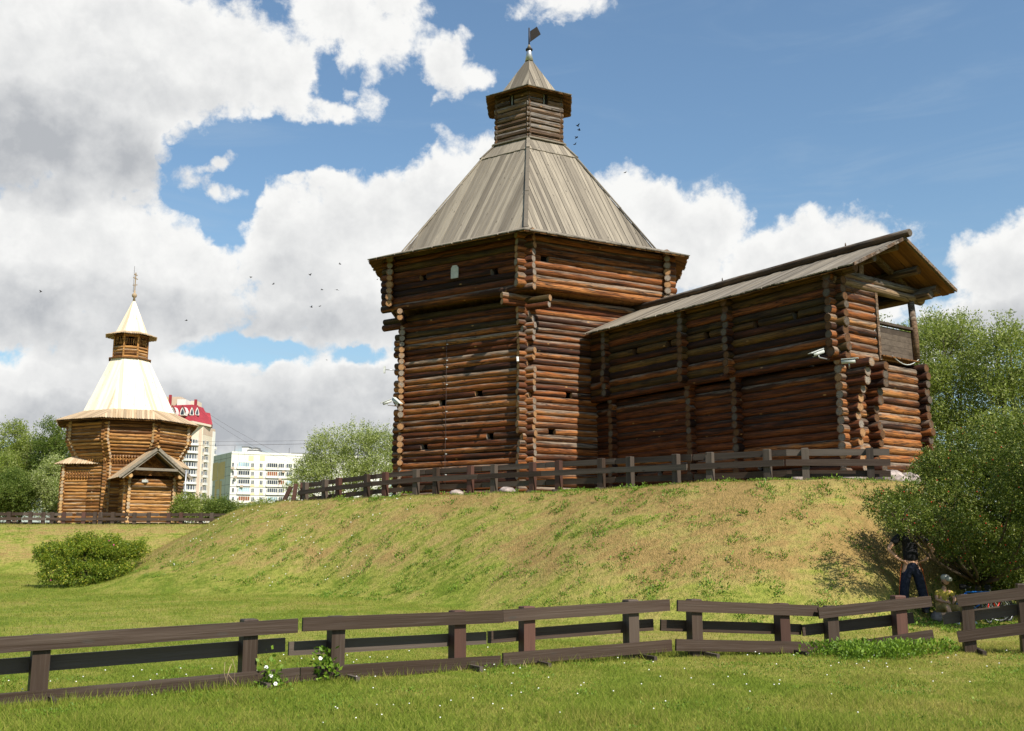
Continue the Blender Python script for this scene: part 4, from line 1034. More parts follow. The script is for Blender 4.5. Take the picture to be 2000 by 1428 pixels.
for j in range(14):
    zc = at(366, 862 + j * 15.15, 370).z; 
    if zc < 1: break
    # rounded white balcony, its strip of windows, and the small windows beside it
    mb = MB(); arc = [cb + (fa.u * math.cos(t) * 2.95 + fa.n * math.sin(t) * 2.3) for t in np.linspace(math.pi, 0, 9)]
    bo = prism('rounded_balcony', [(p.x, p.y) for p in arc], zc - 1.45, zc - .62, M['wall_white'], tb)
    arc2 = [cb + (fa.u * math.cos(t) * 2.6 + fa.n * math.sin(t) * 1.95) for t in np.linspace(math.pi, 0, 9)]; prism('pane', [(p.x, p.y) for p in arc2], zc - .64, zc + .78, M['pane'], bo)
    mb = MB()
    for p in arc2: mb.bar((p.x, p.y, zc - .64), (p.x, p.y, zc + .8), .22, .22, Vector((1, 0, 0)))
    mb.build('mullion', M['wall_white'], bo)
    fa.window(LA - 3.3, LA - 1.7, zc - .6, zc + .8, 2); u0, _ = fb.uz(394, 900); u1, _ = fb.uz(397.5, 900); fb.window(u0, u1, zc - .6, zc + .8, 2)
    u0, _ = fb.uz(398.5, 900); u1, _ = fb.uz(403, 900); fb.window(u0, u1, zc - .6, zc + .8, 2, 'pane', .5); fb.panel('balcony_front', u0 - .3, u1 + .3, zc - 1.5, zc - .62, M['wall_white'], .9, .9)
    fc_.window(7.0, 9.2, zc - .6, zc + .8, 3)
    p = fb.pt(LB + .9, zc - 1.0, -.6); mb = MB(); mb.box(p, (1.9, 2.4, 1.1)); mb.build('side_balcony', M['wall_white'], tb); mb = MB(); mb.box(p + Vector((-.2, 0, 1.2)), (1.3, 2.0, 1.3)); mb.build('pane', M['pane'], tb)
zr0, zr1 = at(366, 824, 370).z, at(366, 786, 370).z
def hull(name, lo, hi, z0, z1, mat):
    mb = MB(); n = len(lo); vs = [(x, y, z0) for x, y in lo] + [(x, y, z1) for x, y in hi]
    mb.add(vs, [tuple(range(n))[::-1], tuple(range(n, 2 * n))] + [(i, (i + 1) % n, (i + 1) % n + n, i + n) for i in range(n)]); return mb.build(name, mat, tb)
lo = plan_pts([(318, 370), (366, 367), (404, 380), (404, 400), (318, 400)]); hi = plan_pts([(328, 378), (364, 376), (386, 385), (386, 397), (328, 397)])
prism('cornice', plan_pts([(404, 379), (366, 366), (316, 369), (316, 401), (404, 401)]), zr0 - .9, zr0 - .1, M['wall_cream'], tb)
hull('mansard_roof', lo, hi, zr0, zr1, M['red_roof'])
hull('side_roof', plan_pts([(388, 383), (406, 386), (406, 398), (388, 398)]), plan_pts([(391, 388), (400, 390), (400, 395), (391, 395)]), at(396, 828, 384).z, at(396, 803, 384).z, M['red_roof'])
for x, D in ((336.5, 369), (356, 368), (374.5, 370.5), (385, 374)):
    p0 = at(x, 811, D - .6); n_ = Vector((0, -1, 0)) if x < 366 else Vector((.32, -.95, 0)); u_ = Vector((-n_.y, n_.x, 0)); w = .95 if x < 366 else .75
    gb = [(-w, 0), (w, 0), (w, .9), (w * .72, 2.0), (0, 3.3), (-w * .72, 2.0), (-w, .9)]
    mb = MB(); mb.poly([p0 + u_ * a + Vector((0, 0, b)) for a, b in gb], 5); d_ = mb.build('dormer', M['wall_white'], tb)
    mb = MB(); mb.poly([p0 + n_ * .08 + u_ * a * .62 + Vector((0, 0, .25 + b * .68)) for a, b in gb], .1); mb.build('pane', M['pane'], d_)
    mb = MB(); q = [p0 + n_ * .12 + u_ * a * 1.3 + Vector((0, 0, b * 1.12)) for a, b in gb[2:]]
    for i in range(len(q) - 1): mb.bar(q[i], q[i + 1], .35, .28)
    mb.build('dormer_edge', M['red_roof'], d_)
for xa, xb, ya, D, mat in ((320, 352, 775, 384, 'wall_tan'), (345, 362, 780, 382, 'wall_white'), (372, 384, 783, 388, 'wall_cream')):
    a = at(xa, 800, D); b = at(xb, 800, D); zz = at(xa, ya, D).z; mb = MB(); mb.box(((a.x + b.x) / 2, D + 3, (zz + zr1 - 1) / 2), (b.x - a.x, 6, zz - zr1 + 1)); mb.build('roof_housing', M[mat], tb)
for x, y in ((333, 772), (382.5, 781)):
    p = at(x, y, 380); mb = MB(); mb.box((p.x, p.y, p.z - 2), (.9, .9, 4.2)); mb.build('chimney', M['red_roof'], tb)


# ------------------------------------------------------------------ board fences
def fence_section(label, group, rails, posts, mats=('paint', 'paint'), bw=.155, bt=.042, pw=.165, front=(1, -1, 1), foot=True, ptop=.03, lean=0.0, cat='fence section'):
    """rails: three (start, end) points of their upper edges; posts: list of (plan point on the fence line, ground z, top z)
    front: +1 a rail nailed on the camera side of the posts, -1 on the far side"""
    c = (rails[0][0] + rails[0][1]) / 2; root = empty('fence_section', (c.x, c.y, posts[0][1])); tag(root, label, cat, group)
    d = (rails[0][1] - rails[0][0]); d.z = 0; d.normalize(); nn = Vector((d.y, -d.x, 0))
    if nn.y > 0: nn = -nn
    for (a, b), f in zip(rails, front):
        a = a + nn * f * (pw / 2 + bt / 2 + .002); b = b + nn * f * (pw / 2 + bt / 2 + .002); x = (b - a).normalized(); L = (b - a).length; m_ = (a + b) / 2 - Vector((0, 0, bw / 2)); z = Vector((0, 0, 1)); y = z.cross(x).normalized(); z = x.cross(y)
        mb = MB(); 
        vs = []; nseg = 6; rr = random.Random(int(abs(a.x * 1000)))
        w1 = rr.uniform(-.008, .008)
        for i in range(nseg + 1):
            xx = -L / 2 + L * i / nseg; bow = w1 * math.sin(math.pi * i / nseg); e = rr.uniform(-.0025, .0025)
            for (sy, sz) in ((-1, -1), (1, -1), (1, 1), (-1, 1)): vs.append((xx, sy * bt / 2 + bow, sz * (bw / 2 + e)))
        fs = [(0, 3, 2, 1), tuple(nseg * 4 + k for k in range(4))] + [(i * 4 + k, i * 4 + (k + 1) % 4, (i + 1) * 4 + (k + 1) % 4, (i + 1) * 4 + k) for i in range(nseg) for k in range(4)]
        mb.add(vs, fs); Mx = Matrix(((x.x, y.x, z.x, m_.x), (x.y, y.y, z.y, m_.y), (x.z, y.z, z.z, m_.z), (0, 0, 0, 1)))
        mb.build('rail', M[random.choice(mats)], root, Mx)
    for p, zg, ztp in posts:
        h = ztp - zg + .05; x = Vector((0, 0, 1)); Mx = Matrix.Translation((p.x, p.y, zg - .05)) @ Matrix.Rotation(math.atan2(d.y, d.x), 4, 'Z') @ Matrix.Rotation(lean + random.uniform(-.008, .008), 4, 'X') @ Matrix.Rotation(-math.pi / 2, 4, 'Y')
        mb = MB(); s = pw / 2; ch_ = .012
        vs = []
        for xx, k in ((0, 1), (h - ch_, 1), (h, .88)): vs += [(xx, -s * k, -s * k), (xx, s * k, -s * k), (xx, s * k, s * k), (xx, -s * k, s * k)]
        fs = [(0, 3, 2, 1), (8, 9, 10, 11)] + [(i * 4 + k, i * 4 + (k + 1) % 4, (i + 1) * 4 + (k + 1) % 4, (i + 1) * 4 + k) for i in range(2) for k in range(4)]
        mb.add(vs, fs); mb.build('post', M['paint_red' if random.random() < (.27 if len(mats) < 3 else .15) else mats[0]], root, Mx)
        if foot:
            mb = MB(); q = Vector((p.x, p.y, zg + .012)) + d * .11; mb.bar(q - nn * .42, q + nn * .42, .05, .10); mb.build('foot', M['paint_old'], root)
    return root


def near_fence(label, Dl, Dr, xl, xr, top, mid, bot, posts):
    """rail ends are given where the photograph shows them, on the straight line between two depths"""
    a = at(xl, 1250, Dl); b = at(xr, 1250, Dr); a.z = b.z = 0; u = (b - a).normalized(); n = Vector((u.y, -u.x, 0))
    def on_(px, py): return hit(px, py, a, n)
    rails = [(on_(x0, y0), on_(x1, y1)) for (x0, y0, x1, y1) in (top, mid, bot)]
    ps = []
    for x, yb, yt in posts:
        p = on_(x, 1250); q = on_(x, yt); ps.append((Vector((p.x, p.y, 0)), gz(p.x, p.y), q.z))
    return fence_section(label, 'low board fence sections along the near lawn', rails, ps)

near_fence('nearest fence section, long plain brown boards cut by the left edge of the photo', 9.75, 11.75, -160, 575, (-160, 1252, 575, 1207), (-160, 1301, 563, 1247), (-160, 1366, 578, 1302), [(-70, 1390, 1244), (81, 1375, 1239), (485, 1340, 1209)])
near_fence('second fence section from the left, its left end beside the taller white-flowered bindweed', 11.8, 13.2, 585, 973, (585, 1205, 973, 1191), (570, 1255, 957, 1235), (580, 1302, 968, 1279), [(656, 1328, 1203), (893, 1310, 1192)])
near_fence('third near fence section from the left, sloping up to the widest gap', 13.25, 14.4, 975, 1298, (975, 1190, 1298, 1170), (960, 1234, 1283, 1210), (975, 1274, 1302, 1248), [(1029, 1300, 1184), (1233, 1285, 1171)])
near_fence('fourth near fence section, right of the widest gap, pale scratches on its top board', 14.2, 15.0, 1315, 1588, (1315, 1171, 1588, 1182), (1297, 1211, 1572, 1220), (1312, 1247, 1590, 1253), [(1357, 1280, 1170), (1529, 1278, 1178)])
near_fence('fifth near fence section in front of the standing person, its foot overgrown with green weeds', 14.9, 15.1, 1592, 1810, (1592, 1186, 1810, 1163), (1572, 1222, 1790, 1197), (1597, 1261, 1814, 1229), [(1625, 1282, 1183), (1759, 1255, 1163)])
near_fence('last near fence section, cut by the right edge of the photo, before the bicycles', 14.9, 14.5, 1866, 2120, (1866, 1163, 2120, 1132), (1843, 1199, 2110, 1166), (1867, 1232, 2115, 1200), [(1893, 1262, 1161), (2006, 1250, 1140)])

# fence along the crest of the mound
CREST = [(586, 36.0), (600, 35.6), (720, 33.6), (968, 30.5), (1180, 28.0), (1318, 26.0), (1500, 24.4), (1737, 23.5)]
def crestD(x):
    for (a, A), (b, B) in zip(CREST, CREST[1:]):
        if x <= b: return A + (B - A) * (x - a) / (b - a)
    return CREST[-1][1]
ytop = lambda x: np.interp(x, [586, 600, 640, 700, 780, 940, 1061, 1140, 1200, 1350, 1450, 1540, 1737], [945, 943, 937, 930, 919, 910, 903, 899, 895, 887, 881, 877, 876])
sections = [((588, 641), (597, 635)), ((642, 731), (662, 717)), ((732, 827), (753, 813)), ((828, 937), (852, 919)), ((938, 1061), (965, 1040)), ((1062, 1197), (1091, 1174)), ((1198, 1346), (1230, 1320)), ((1351, 1533), (1386, 1498)), ((1534, 1737), (1572, 1698))]
names = ['crest fence section at the far left end of the mound fence, before the pale willow', 'crest fence section second from its left end, clear of the tower', 'crest fence section crossing the left edge of the log tower', 'crest fence section under the left loophole of the tower wall',
         'crest fence section just left of the front corner of the log tower', 'crest fence section just right of the front corner of the log tower', 'crest fence section where the tower meets the gallery wall', 'crest fence section with greyed boards below the middle of the gallery wall', 'crest fence section at the right end, beside the pink boulders']
for (xa, xb), ps, lab in [(s[0], s[1], n) for s, n in zip(sections, names)]:
    a = at(xa, ytop(xa), crestD(xa)); b = at(xb, ytop(xb), crestD(xb)); g0_, g1_ = gz(a.x, a.y), gz(b.x, b.y)
    rails = [(a, b), (a - Vector((0, 0, .26)), b - Vector((0, 0, .26))), (a - Vector((0, 0, .51)), b - Vector((0, 0, .51)))]
    pp = []
    for x in ps:
        t = (crestD(x) - a.y) / (b.y - a.y) if abs(b.y - a.y) > .01 else (x - xa) / (xb - xa); t = (x - xa) / (xb - xa) * a.y / (b.y + (a.y - b.y) * (x - xa) / (xb - xa)) if True else t
        q = a.lerp(b, t); pp.append((Vector((q.x, q.y, 0)), min(gz(q.x, q.y), q.z - .62), q.z + .02))
    worn = xa > 1100
    fence_section(lab, 'board fence sections along the crest of the mound', rails, pp, ('paint_old', 'paint', 'paint_old') if worn else ('paint', 'paint'), front=(-1, 1, -1), lean=.0)
# braced end post pair
p = at(584, 944, 36.2); rt = empty('fence_end', (p.x, p.y, gz(p.x, p.y))); tag(rt, 'clustered short end posts with a slanting brace, far left end of the crest fence', 'fence end')
for dx, tilt in ((-.1, .12), (.12, -.02), (-.28, .38)):
    mb = MB(); mb.bar(Vector((p.x + dx - tilt * .7, p.y, p.z - .70)), Vector((p.x + dx, p.y, p.z + .03 - abs(tilt) * .4)), .13, .13, Vector((0, 1, 0))); mb.build('post', M['paint_red'], rt)
mb = MB(); mb.box((p.x - .3, p.y - .1, p.z - .68), (1.0, .16, .12)); mb.build('foot', M['paint_old'], rt)

# fence of the far bank
segs = [((-30, 44), (-14, 18), 'leftmost far fence section, cut by the left edge of the photo'), ((45, 90), (60, 85), 'far fence section before the green trees, second from the left edge'), ((91, 141), (102, 125), 'far fence section ending at the left annex of the church tower'),
        ((148, 190), (164, 186), 'far fence section in front of the left annex of the church tower'), ((191, 250), (197, 221), 'far fence section in front of the shaded side of the porch'), ((252, 310), (263, 291), 'far fence section across the sunlit porch front'),
        ((311, 372), (330, 354), 'far fence section at the right edge of the church tower'), ((373, 430), (393, 414), 'far fence section right of the church tower below the tall flats'), ((431, 500), (450, 480), 'last far fence section, running behind the flank of the mound')]
for (xa, xb), ps, lab in segs:
    D0 = 54.0 + (xa - 200) * .004; D1 = 54.0 + (xb - 200) * .004 + random.uniform(-.2, .2)
    a = at(xa, 1003.5, D0); b = at(xb, 1002 - (xb - 300) * .03 if xb > 300 else 1003, D1); zt0 = gz(a.x, a.y) + .68; zt1 = gz(b.x, b.y) + .68; a.z = zt0; b.z = zt1
    rails = [(a, b), (a - Vector((0, 0, .26)), b - Vector((0, 0, .26))), (a - Vector((0, 0, .51)), b - Vector((0, 0, .51)))]
    pp = []
    for x in ps: q = a.lerp(b, (x - xa) / (xb - xa)); pp.append((Vector((q.x, q.y, 0)), gz(q.x, q.y), q.z + .03))
    fence_section(lab, 'board fence sections on the far bank before the church tower', rails, pp, front=(-1, 1, -1), pw=.19)

# ------------------------------------------------------------------ trees and shrubs
def pnoise(P, s):
    return (np.sin(P[:, 0] * s * 1.3 + np.sin(P[:, 1] * s * 1.1 + 1.3) * 1.6 + .5) + np.sin(P[:, 1] * s * 1.7 + np.sin(P[:, 2] * s * 1.2) * 1.5 + 1.9) + np.sin(P[:, 2] * s * 1.9 + np.sin(P[:, 0] * s * .9 + .7) * 1.4)) / 3


def plant(name, label, cat, base, lobes, n_tw, per, lsize, ratio, mat, group=None, tw_len=.5, up=.6, trunk_r=.16, limbs=True, seed=1, gap=-.15, berries=0, blooms=None, shell=2.2, trunk_h=.25, stems=1, front=0.0):
    """trunk with limbs and a crown: twigs start inside the crown lobes and carry leaves along their length"""
    rs = np.random.default_rng(seed); rr = random.Random(seed)
    root = empty(name, base); tag(root, label, cat, group); base = Vector(base)
    vol = np.array([l[3] * l[4] * l[5] for l in lobes]) ** .75; vol /= vol.sum()
    ctr = np.array([l[:3] for l in lobes]) + np.array(base); rad = np.array([l[3:6] for l in lobes])
    li = rs.choice(len(lobes), n_tw, p=vol); q = rs.normal(size=(n_tw, 3)); q /= np.linalg.norm(q, axis=1)[:, None]
    if front: q[:, 1] -= front * rs.uniform(0, 1, n_tw); q /= np.linalg.norm(q, axis=1)[:, None]
    rho = rs.uniform(.12, 1, n_tw) ** (1 / shell); P = ctr[li] + q * rad[li] * rho[:, None]
    size = np.mean(rad)
    ok = (pnoise(P, 2.6 / max(size, .3)) + .5 * pnoise(P, 6.5 / max(size, .3)) > gap); P, q, li = P[ok], q[ok], li[ok]; n = len(P)
    D = q * .7 + np.array([0, 0, up]) + rs.normal(0, .38, (n, 3)); D /= np.linalg.norm(D, axis=1)[:, None]
    L = tw_len * rs.uniform(.5, 1.3, n); t = rs.uniform(0.05, 1, (n, per)); LP = P[:, None, :] + D[:, None, :] * (L[:, None] * t)[:, :, None]
    LP = LP + rs.normal(0, lsize * .35, LP.shape); LP[:, :, 2] -= (t ** 2) * L[:, None] * .18
    LD = D[:, None, :] * .7 + rs.normal(0, .62, LP.shape); LP = LP.reshape(-1, 3); LD = LD.reshape(-1, 3)
    keep = LP[:, 2] > ground_z(LP[:, 0], LP[:, 1]) + .03; LP, LD = LP[keep], LD[keep]
    twr = np.repeat(rs.uniform(0, 1, n), per)[keep]
    global rng; V, F, r = leaf_cloud(LP, LD, lsize, ratio); r = .55 * r + .45 * np.repeat(twr, 4)
    cr = link('crown', npmesh('crown', V, F, M[mat], {'rnd': r}), root)
    # limbs
    if limbs:
        mb = MB()
        for s_ in range(stems):
            off = Vector((rr.uniform(-.2, .2), rr.uniform(-.2, .2), 0)) * (stems > 1); hgt = min(c[2] for c in ctr) - base.z
            fork = base + off * 2 + Vector((rr.uniform(-.05, .05), 0, max(.3, hgt * trunk_h)))
            mb.tube([base + off - Vector((0, 0, .15)), base + off * 1.4 + Vector((0, 0, (fork.z - base.z) * .5)), fork], [trunk_r * 1.2, trunk_r, trunk_r * .85], 10)
            for i in range(len(lobes)):
                if stems > 1 and i % stems != s_: continue
                c = Vector(ctr[i]); m_ = fork.lerp(c, .5) + Vector((rr.uniform(-.15, .15), rr.uniform(-.15, .15), -.08 * (c - fork).length)) ; rr0 = trunk_r * .6
                mb.tube([fork, m_, c, c + Vector((rr.uniform(-.2, .2), 0, rad[i][2] * .6))], [rr0, rr0 * .6, rr0 * .3, rr0 * .1], 7)
                for j in range(5):
                    e = c + Vector([rr.uniform(-.8, .8) * rad[i][a] for a in range(3)]); st = m_.lerp(c, rr.random()); mb.tube([st, st.lerp(e, .5) + Vector((0, 0, -.05)), e], [rr0 * .28, rr0 * .16, rr0 * .05], 5)
        mb.build('trunk', M['bark'], root)
    if berries:
        k = rs.choice(len(LP), berries, replace=False); mb = MB()
        for i in k: mb.blob(LP[i] + np.array([0, -.02, 0]), .0145, 5, 3)
        tag(mb.build('berries', M['berry'], root), kind='stuff')
    if blooms:
        k = rs.choice(len(LP), blooms[1], replace=False)
        for i in k:
            p = Vector(LP[i]) + Vector((0, -.05, .03)); mb = MB()
            for a in range(5): mb.blob(p + Vector((math.cos(a * 1.257) * blooms[2] * .6, -.01, math.sin(a * 1.257) * blooms[2] * .6)), (blooms[2] * .5, blooms[2] * .3, blooms[2] * .5), 6, 4)
            mb.build('flower', M[blooms[0]], root)
    return root


def lob(px, py, D, rx, ry, rz, base): p = at(px, py, D) - Vector(base); return (p.x, p.y, p.z, rx, ry, rz)

def gbase(px, D): p = at(px, 1000, D); return Vector((p.x, p.y, gz(p.x, p.y)))

# tall willows behind the right end of the gallery
b = gbase(1850, 45); plant('willow_tree', 'tall bushy light green willow right behind the gallery balcony', 'tree', b, [lob(1845, 705, 45, 1.7, 1.7, 2.0, b), lob(1790, 760, 45, 1.5, 1.5, 1.9, b), lob(1875, 790, 44, 1.7, 1.6, 2.0, b), lob(1830, 870, 44, 2.2, 1.6, 1.8, b), lob(1805, 680, 46, 1.1, 1.2, 1.3, b), lob(1880, 680, 46, 1.0, 1.2, 1.3, b), lob(1760, 850, 46, 1.6, 1.5, 1.9, b)],
      12500, 9, .14, .17, 'willow', 'willows behind the gallery', .85, .8, .2, seed=11, gap=-.12)
b = gbase(1985, 42); plant('willow_tree', 'light green willow cut by the right edge of the photo', 'tree', b, [lob(1975, 700, 42, 1.1, 1.3, 1.7, b), lob(1960, 790, 42, 1.5, 1.4, 1.7, b), lob(2020, 760, 42, 1.5, 1.5, 2.4, b), lob(1975, 880, 41, 2.0, 1.5, 1.6, b), lob(2080, 830, 42, 1.8, 1.5, 2.4, b), lob(1945, 660, 43, .7, .8, .8, b)],
      9500, 9, .14, .17, 'willow', 'willows behind the gallery', .85, .8, .2, seed=12, gap=-.12)
b = gbase(1725, 56); plant('willow_tree', 'willow top seen through the balcony opening of the gallery', 'tree', b, [lob(1725, 700, 56, 1.9, 1.6, 1.9, b), lob(1690, 760, 56, 1.8, 1.6, 2.0, b), lob(1760, 690, 56, 1.6, 1.5, 1.7, b), lob(1730, 820, 56, 2.4, 1.6, 2.2, b)],
      4200, 9, .17, .17, 'willow', 'willows behind the gallery', .8, .8, .2, seed=13, gap=-.4)
# hawthorn over the person and the bicycles
b = gbase(1897, 20.9)
haw = plant('hawthorn_tree', 'dense dark green hawthorn with red berries, spreading over the person and bicycles', 'tree', b,
      [lob(1915, 975, 20.8, 1.2, 1.0, .72, b), lob(1815, 990, 20.4, .80, .75, .50, b), lob(1990, 950, 20.8, 1.1, 1.1, .85, b), lob(1870, 1035, 20.3, .75, .7, .40, b), lob(1955, 1065, 20.3, .80, .8, .50, b), lob(1757, 985, 20.5, .42, .45, .26, b), lob(1790, 1010, 20.0, .45, .45, .20, b),
       lob(1890, 905, 21.4, .95, .9, .50, b), lob(2060, 1010, 20.8, 1.2, 1.2, 1.0, b), lob(2000, 1105, 20.6, .62, .7, .45, b), lob(1845, 925, 21.0, .50, .5, .30, b), lob(2040, 960, 18.2, .95, .7, .55, b), lob(2010, 880, 18.0, .7, .7, .45, b), lob(2090, 1000, 17.9, .8, .8, .8, b), lob(1940, 865, 22, .9, .9, .36, b), lob(2000, 855, 22, .8, .9, .4, b), lob(1905, 1085, 20.9, .35, .5, .22, b), lob(1765, 1004, 19.0, .52, .3, .24, b), lob(1725, 985, 19.6, .32, .3, .22, b), lob(1835, 1018, 19.0, .40, .3, .20, b), lob(1960, 1120, 21.0, .8, .6, .4, b), lob(1880, 1060, 19.4, .4, .3, .25, b), lob(1980, 1090, 19.2, .45, .3, .3, b)],
      24000, 12, .046, .27, 'hawthorn', None, .26, .15, .065, seed=21, gap=-.24, berries=620, trunk_h=.75)
b = gbase(1955, 22.6); plant('undergrowth_shrub', 'dark green undergrowth shrub in the shade behind the bicycles', 'shrub', b, [lob(1960, 1090, 22.2, 1.4, .5, .85, b), lob(1900, 1100, 22.2, .75, .5, .7, b), lob(2040, 1090, 22.0, 1.0, .6, 1.0, b)], 6500, 10, .06, .3, 'dark_leaf', None, .25, .5, .03, seed=22, gap=-.5, stems=3)
b = gbase(1800, 24.6); plant('undergrowth_shrub', 'low green shrub on the mound just right of the pink boulders', 'shrub', b, [lob(1822, 925, 26.3, .55, .5, .35, b), lob(1800, 940, 25.8, .35, .4, .2, b)], 900, 10, .05, .3, 'hawthorn', None, .25, .5, .02, seed=23, gap=-.6, stems=2)

# silver willow between the flats and the tower
b = gbase(668, 62); plant('silver_willow', 'silvery green bushy willow left of the big log tower', 'tree', b, [lob(645, 885, 62, 1.49, 1.43, 1.49, b), lob(700, 880, 62, 1.43, 1.43, 1.61, b), lob(745, 880, 62, 1.19, 1.31, 1.55, b), lob(612, 915, 62, 1.07, 1.19, 1.13, b), lob(660, 935, 61, 2.03, 1.43, 1.31, b), lob(735, 935, 61, 1.55, 1.43, 1.43, b), lob(800, 900, 63, 1.79, 1.43, 1.91, b), lob(590, 950, 61, 0.83, 0.95, 0.72, b)],
      11500, 9, .115, .2, 'silver', None, .6, .65, .14, seed=31, gap=-.2, stems=2)
for i, (x, D, w, h, mat, lab) in enumerate([(560, 58, 46, 30, 'silver', 'low silvery shrub at the foot of the pale willow'), (515, 66, 52, 36, 'willow', 'low yellow-green shrub before the long panel block'), (465, 64, 46, 30, 'willow', 'low green shrub below the right part of the panel block gable'), (430, 62, 38, 40, 'dark_leaf', 'dark little bush below the grey-green gable wall'),
                                            (392, 63, 44, 44, 'willow', 'green shrub just right of the lamp post and church tower'), (362, 60, 30, 48, 'willow', 'taller green shrub against the right flank of the church tower')]):
    b = gbase(x, D); m_ = D / 1975; yb = 1018
    plant('shrub', lab, 'shrub', b, [lob(x, yb - h * .55, D, w * m_ * .62, .9, h * m_ * .52, b), lob(x - w * .35, yb - h * .35, D, w * m_ * .4, .8, h * m_ * .38, b), lob(x + w * .35, yb - h * .42, D, w * m_ * .4, .8, h * m_ * .4, b)], 1300, 8, .11, .22, mat, None, .4, .7, .04, seed=40 + i, gap=-.45, stems=3)
# trees beyond the far bank on the left
for i, (x, D, yt, w, mat, ls, lab, sd) in enumerate([(40, 80, 850, 62, 'willow', .16, 'tall grey-green willow at the left edge of the photo', 51), (112, 78, 842, 60, 'dark_leaf', .16, 'tall green tree just left of the church tower', 52), (-30, 84, 870, 60, 'dark_leaf', .16, 'green tree partly outside the left edge', 53),
                                                    (105, 72, 915, 42, 'silver', .13, 'silvery white willow low before the left trees, beside the church tower', 54), (30, 70, 945, 60, 'dark_leaf', .13, 'yellow-green low tree in front of the left willows', 55), (20, 76, 905, 55, 'willow', .15, 'middle-height willow between the low bush and the tall left willow', 56), (160, 80, 880, 40, 'willow', .15, 'green tree half hidden behind the church tower', 57)]):
    b = gbase(x, D); m_ = D / 1975; h = 1020 - yt; lo_ = []
    for j in range(7):
        f = j / 6; lo_.append(lob(x + random.uniform(-.55, .55) * w * (1 - .5 * f), 1005 - h * (.18 + .62 * f), D + random.uniform(-1, 1), w * m_ * random.uniform(.38, .55) * (1 - .3 * f), 1.6, h * m_ * random.uniform(.18, .26), b))
    plant('tree', lab, 'tree', b, lo_, 6500, 8, ls, .2, mat, None, .75, .7, .18, seed=sd, gap=-.25)
# dog rose at the foot of the mound
b = gbase(180, 33.6)
plant('rose_bush', 'round dog rose bush with a few pink flowers at the left mound foot', 'bush', b, [lob(175, 1088, 33.6, 1.05, .8, .52, b), lob(130, 1095, 33.4, .75, .7, .45, b), lob(225, 1085, 33.7, .75, .7, .46, b), lob(100, 1080, 33.8, .45, .5, .30, b), lob(262, 1080, 34.2, .42, .5, .26, b), lob(212, 1062, 34.2, .42, .5, .22, b), lob(165, 1062, 33.9, .55, .5, .26, b), lob(170, 1126, 33.0, 1.15, .6, .36, b), lob(115, 1124, 33.2, .6, .5, .30, b), lob(225, 1122, 33.2, .7, .5, .32, b), lob(80, 1090, 33.8, .3, .4, .2, b), lob(275, 1068, 34.4, .22, .3, .14, b)],
      8200, 11, .055, .32, 'rose_leaf', None, .24, .55, .03, seed=61, gap=-.22, stems=4, blooms=('flower_pink', 7, .024))
# bindweed climbing the near fence
for x, y, D, lab, k, sd in ((528, 1318, 11.4, 'white-flowered bindweed on the fence joint left of the second section', 3, 71), (634, 1300, 11.85, 'bindweed with glossy leaves climbing the post of the second near section', 1, 72)):
    b = gbase(x, D); root = plant('bindweed', lab, 'plant', b, [lob(x, y - 6, D - .05, .09, .06, .16, b), lob(x + 6, y + 16, D - .05, .12, .06, .08, b)], 46, 4, .062, .34, 'weed', None, .10, .3, .006, limbs=False, seed=sd, gap=-9)
    for q in range(k):
        p = at(x - 8 + q * 9, y - 14 + q * 16, D - .15); mb = MB()
        for a in range(6): mb.blob(p + Vector((math.cos(a * 1.05) * .014, -.004, math.sin(a * 1.05) * .014)), (.011, .007, .011), 6, 4)
        mb.build('flower', M['flower_white'], root)
for x, D in ((445, 11.2), (900, 12.9), (1017, 13.2)):
    p0 = at(x, 1298, D - .12); b = gbase(x, D); root = empty('dry_stem', b); tag(root, {445: 'dry brown tendril hooked over the bottom board of the nearest fence section', 900: 'dry brown stems wound round the right post of the second near section', 1017: 'dry brown stems hanging on the left end of the third near section'}[x], 'dry stem')
    mb = MB()
    for q in range(4): 
        a = p0 + Vector((random.uniform(-.05, .05), 0, random.uniform(-.02, .06))); mb.tube([a, a + Vector((random.uniform(-.03, .05), -.03, -.10)), a + Vector((random.uniform(-.02, .09), -.05, -.21))], .0022, 5)
    mb.build('stem', M['roof_brown'], root)
# scattered sprigs of dry stalks at the church wall

# ------------------------------------------------------------------ people under the hawthorn
M['skin'] = plain('skin', (.52, .30, .20), .6, 0, .05, 20)
M['black_cloth'] = plain('black_tshirt', (.012, .012, .014), .9, 0, .2, 30)
M['navy_cloth'] = plain('navy_trousers', (.014, .018, .036), .85, 0, .3, 25)
M['yellow_cloth'] = plain('mustard_shirt', (.42, .33, .06), .85, 0, .2, 25)
M['khaki_cloth'] = plain('khaki_shorts', (.33, .24, .09), .85, 0, .2, 25)
M['white_cloth'] = plain('white_cap', (.42, .43, .39), .8, 0, .1, 25)
M['hair'] = plain('brown_hair', (.06, .035, .02), .8)
M['shoe'] = plain('dark_shoe', (.02, .02, .022), .6)
M['red_paint'] = plain('red_bicycle_paint', (.55, .02, .015), .3)
M['blue_paint'] = plain('blue_bicycle_paint', (.02, .16, .55), .3)
M['rubber'] = plain('tyre_rubber', (.015, .015, .016), .8)
M['orange_trim'] = plain('orange_piping', (.5, .12, .04), .8)


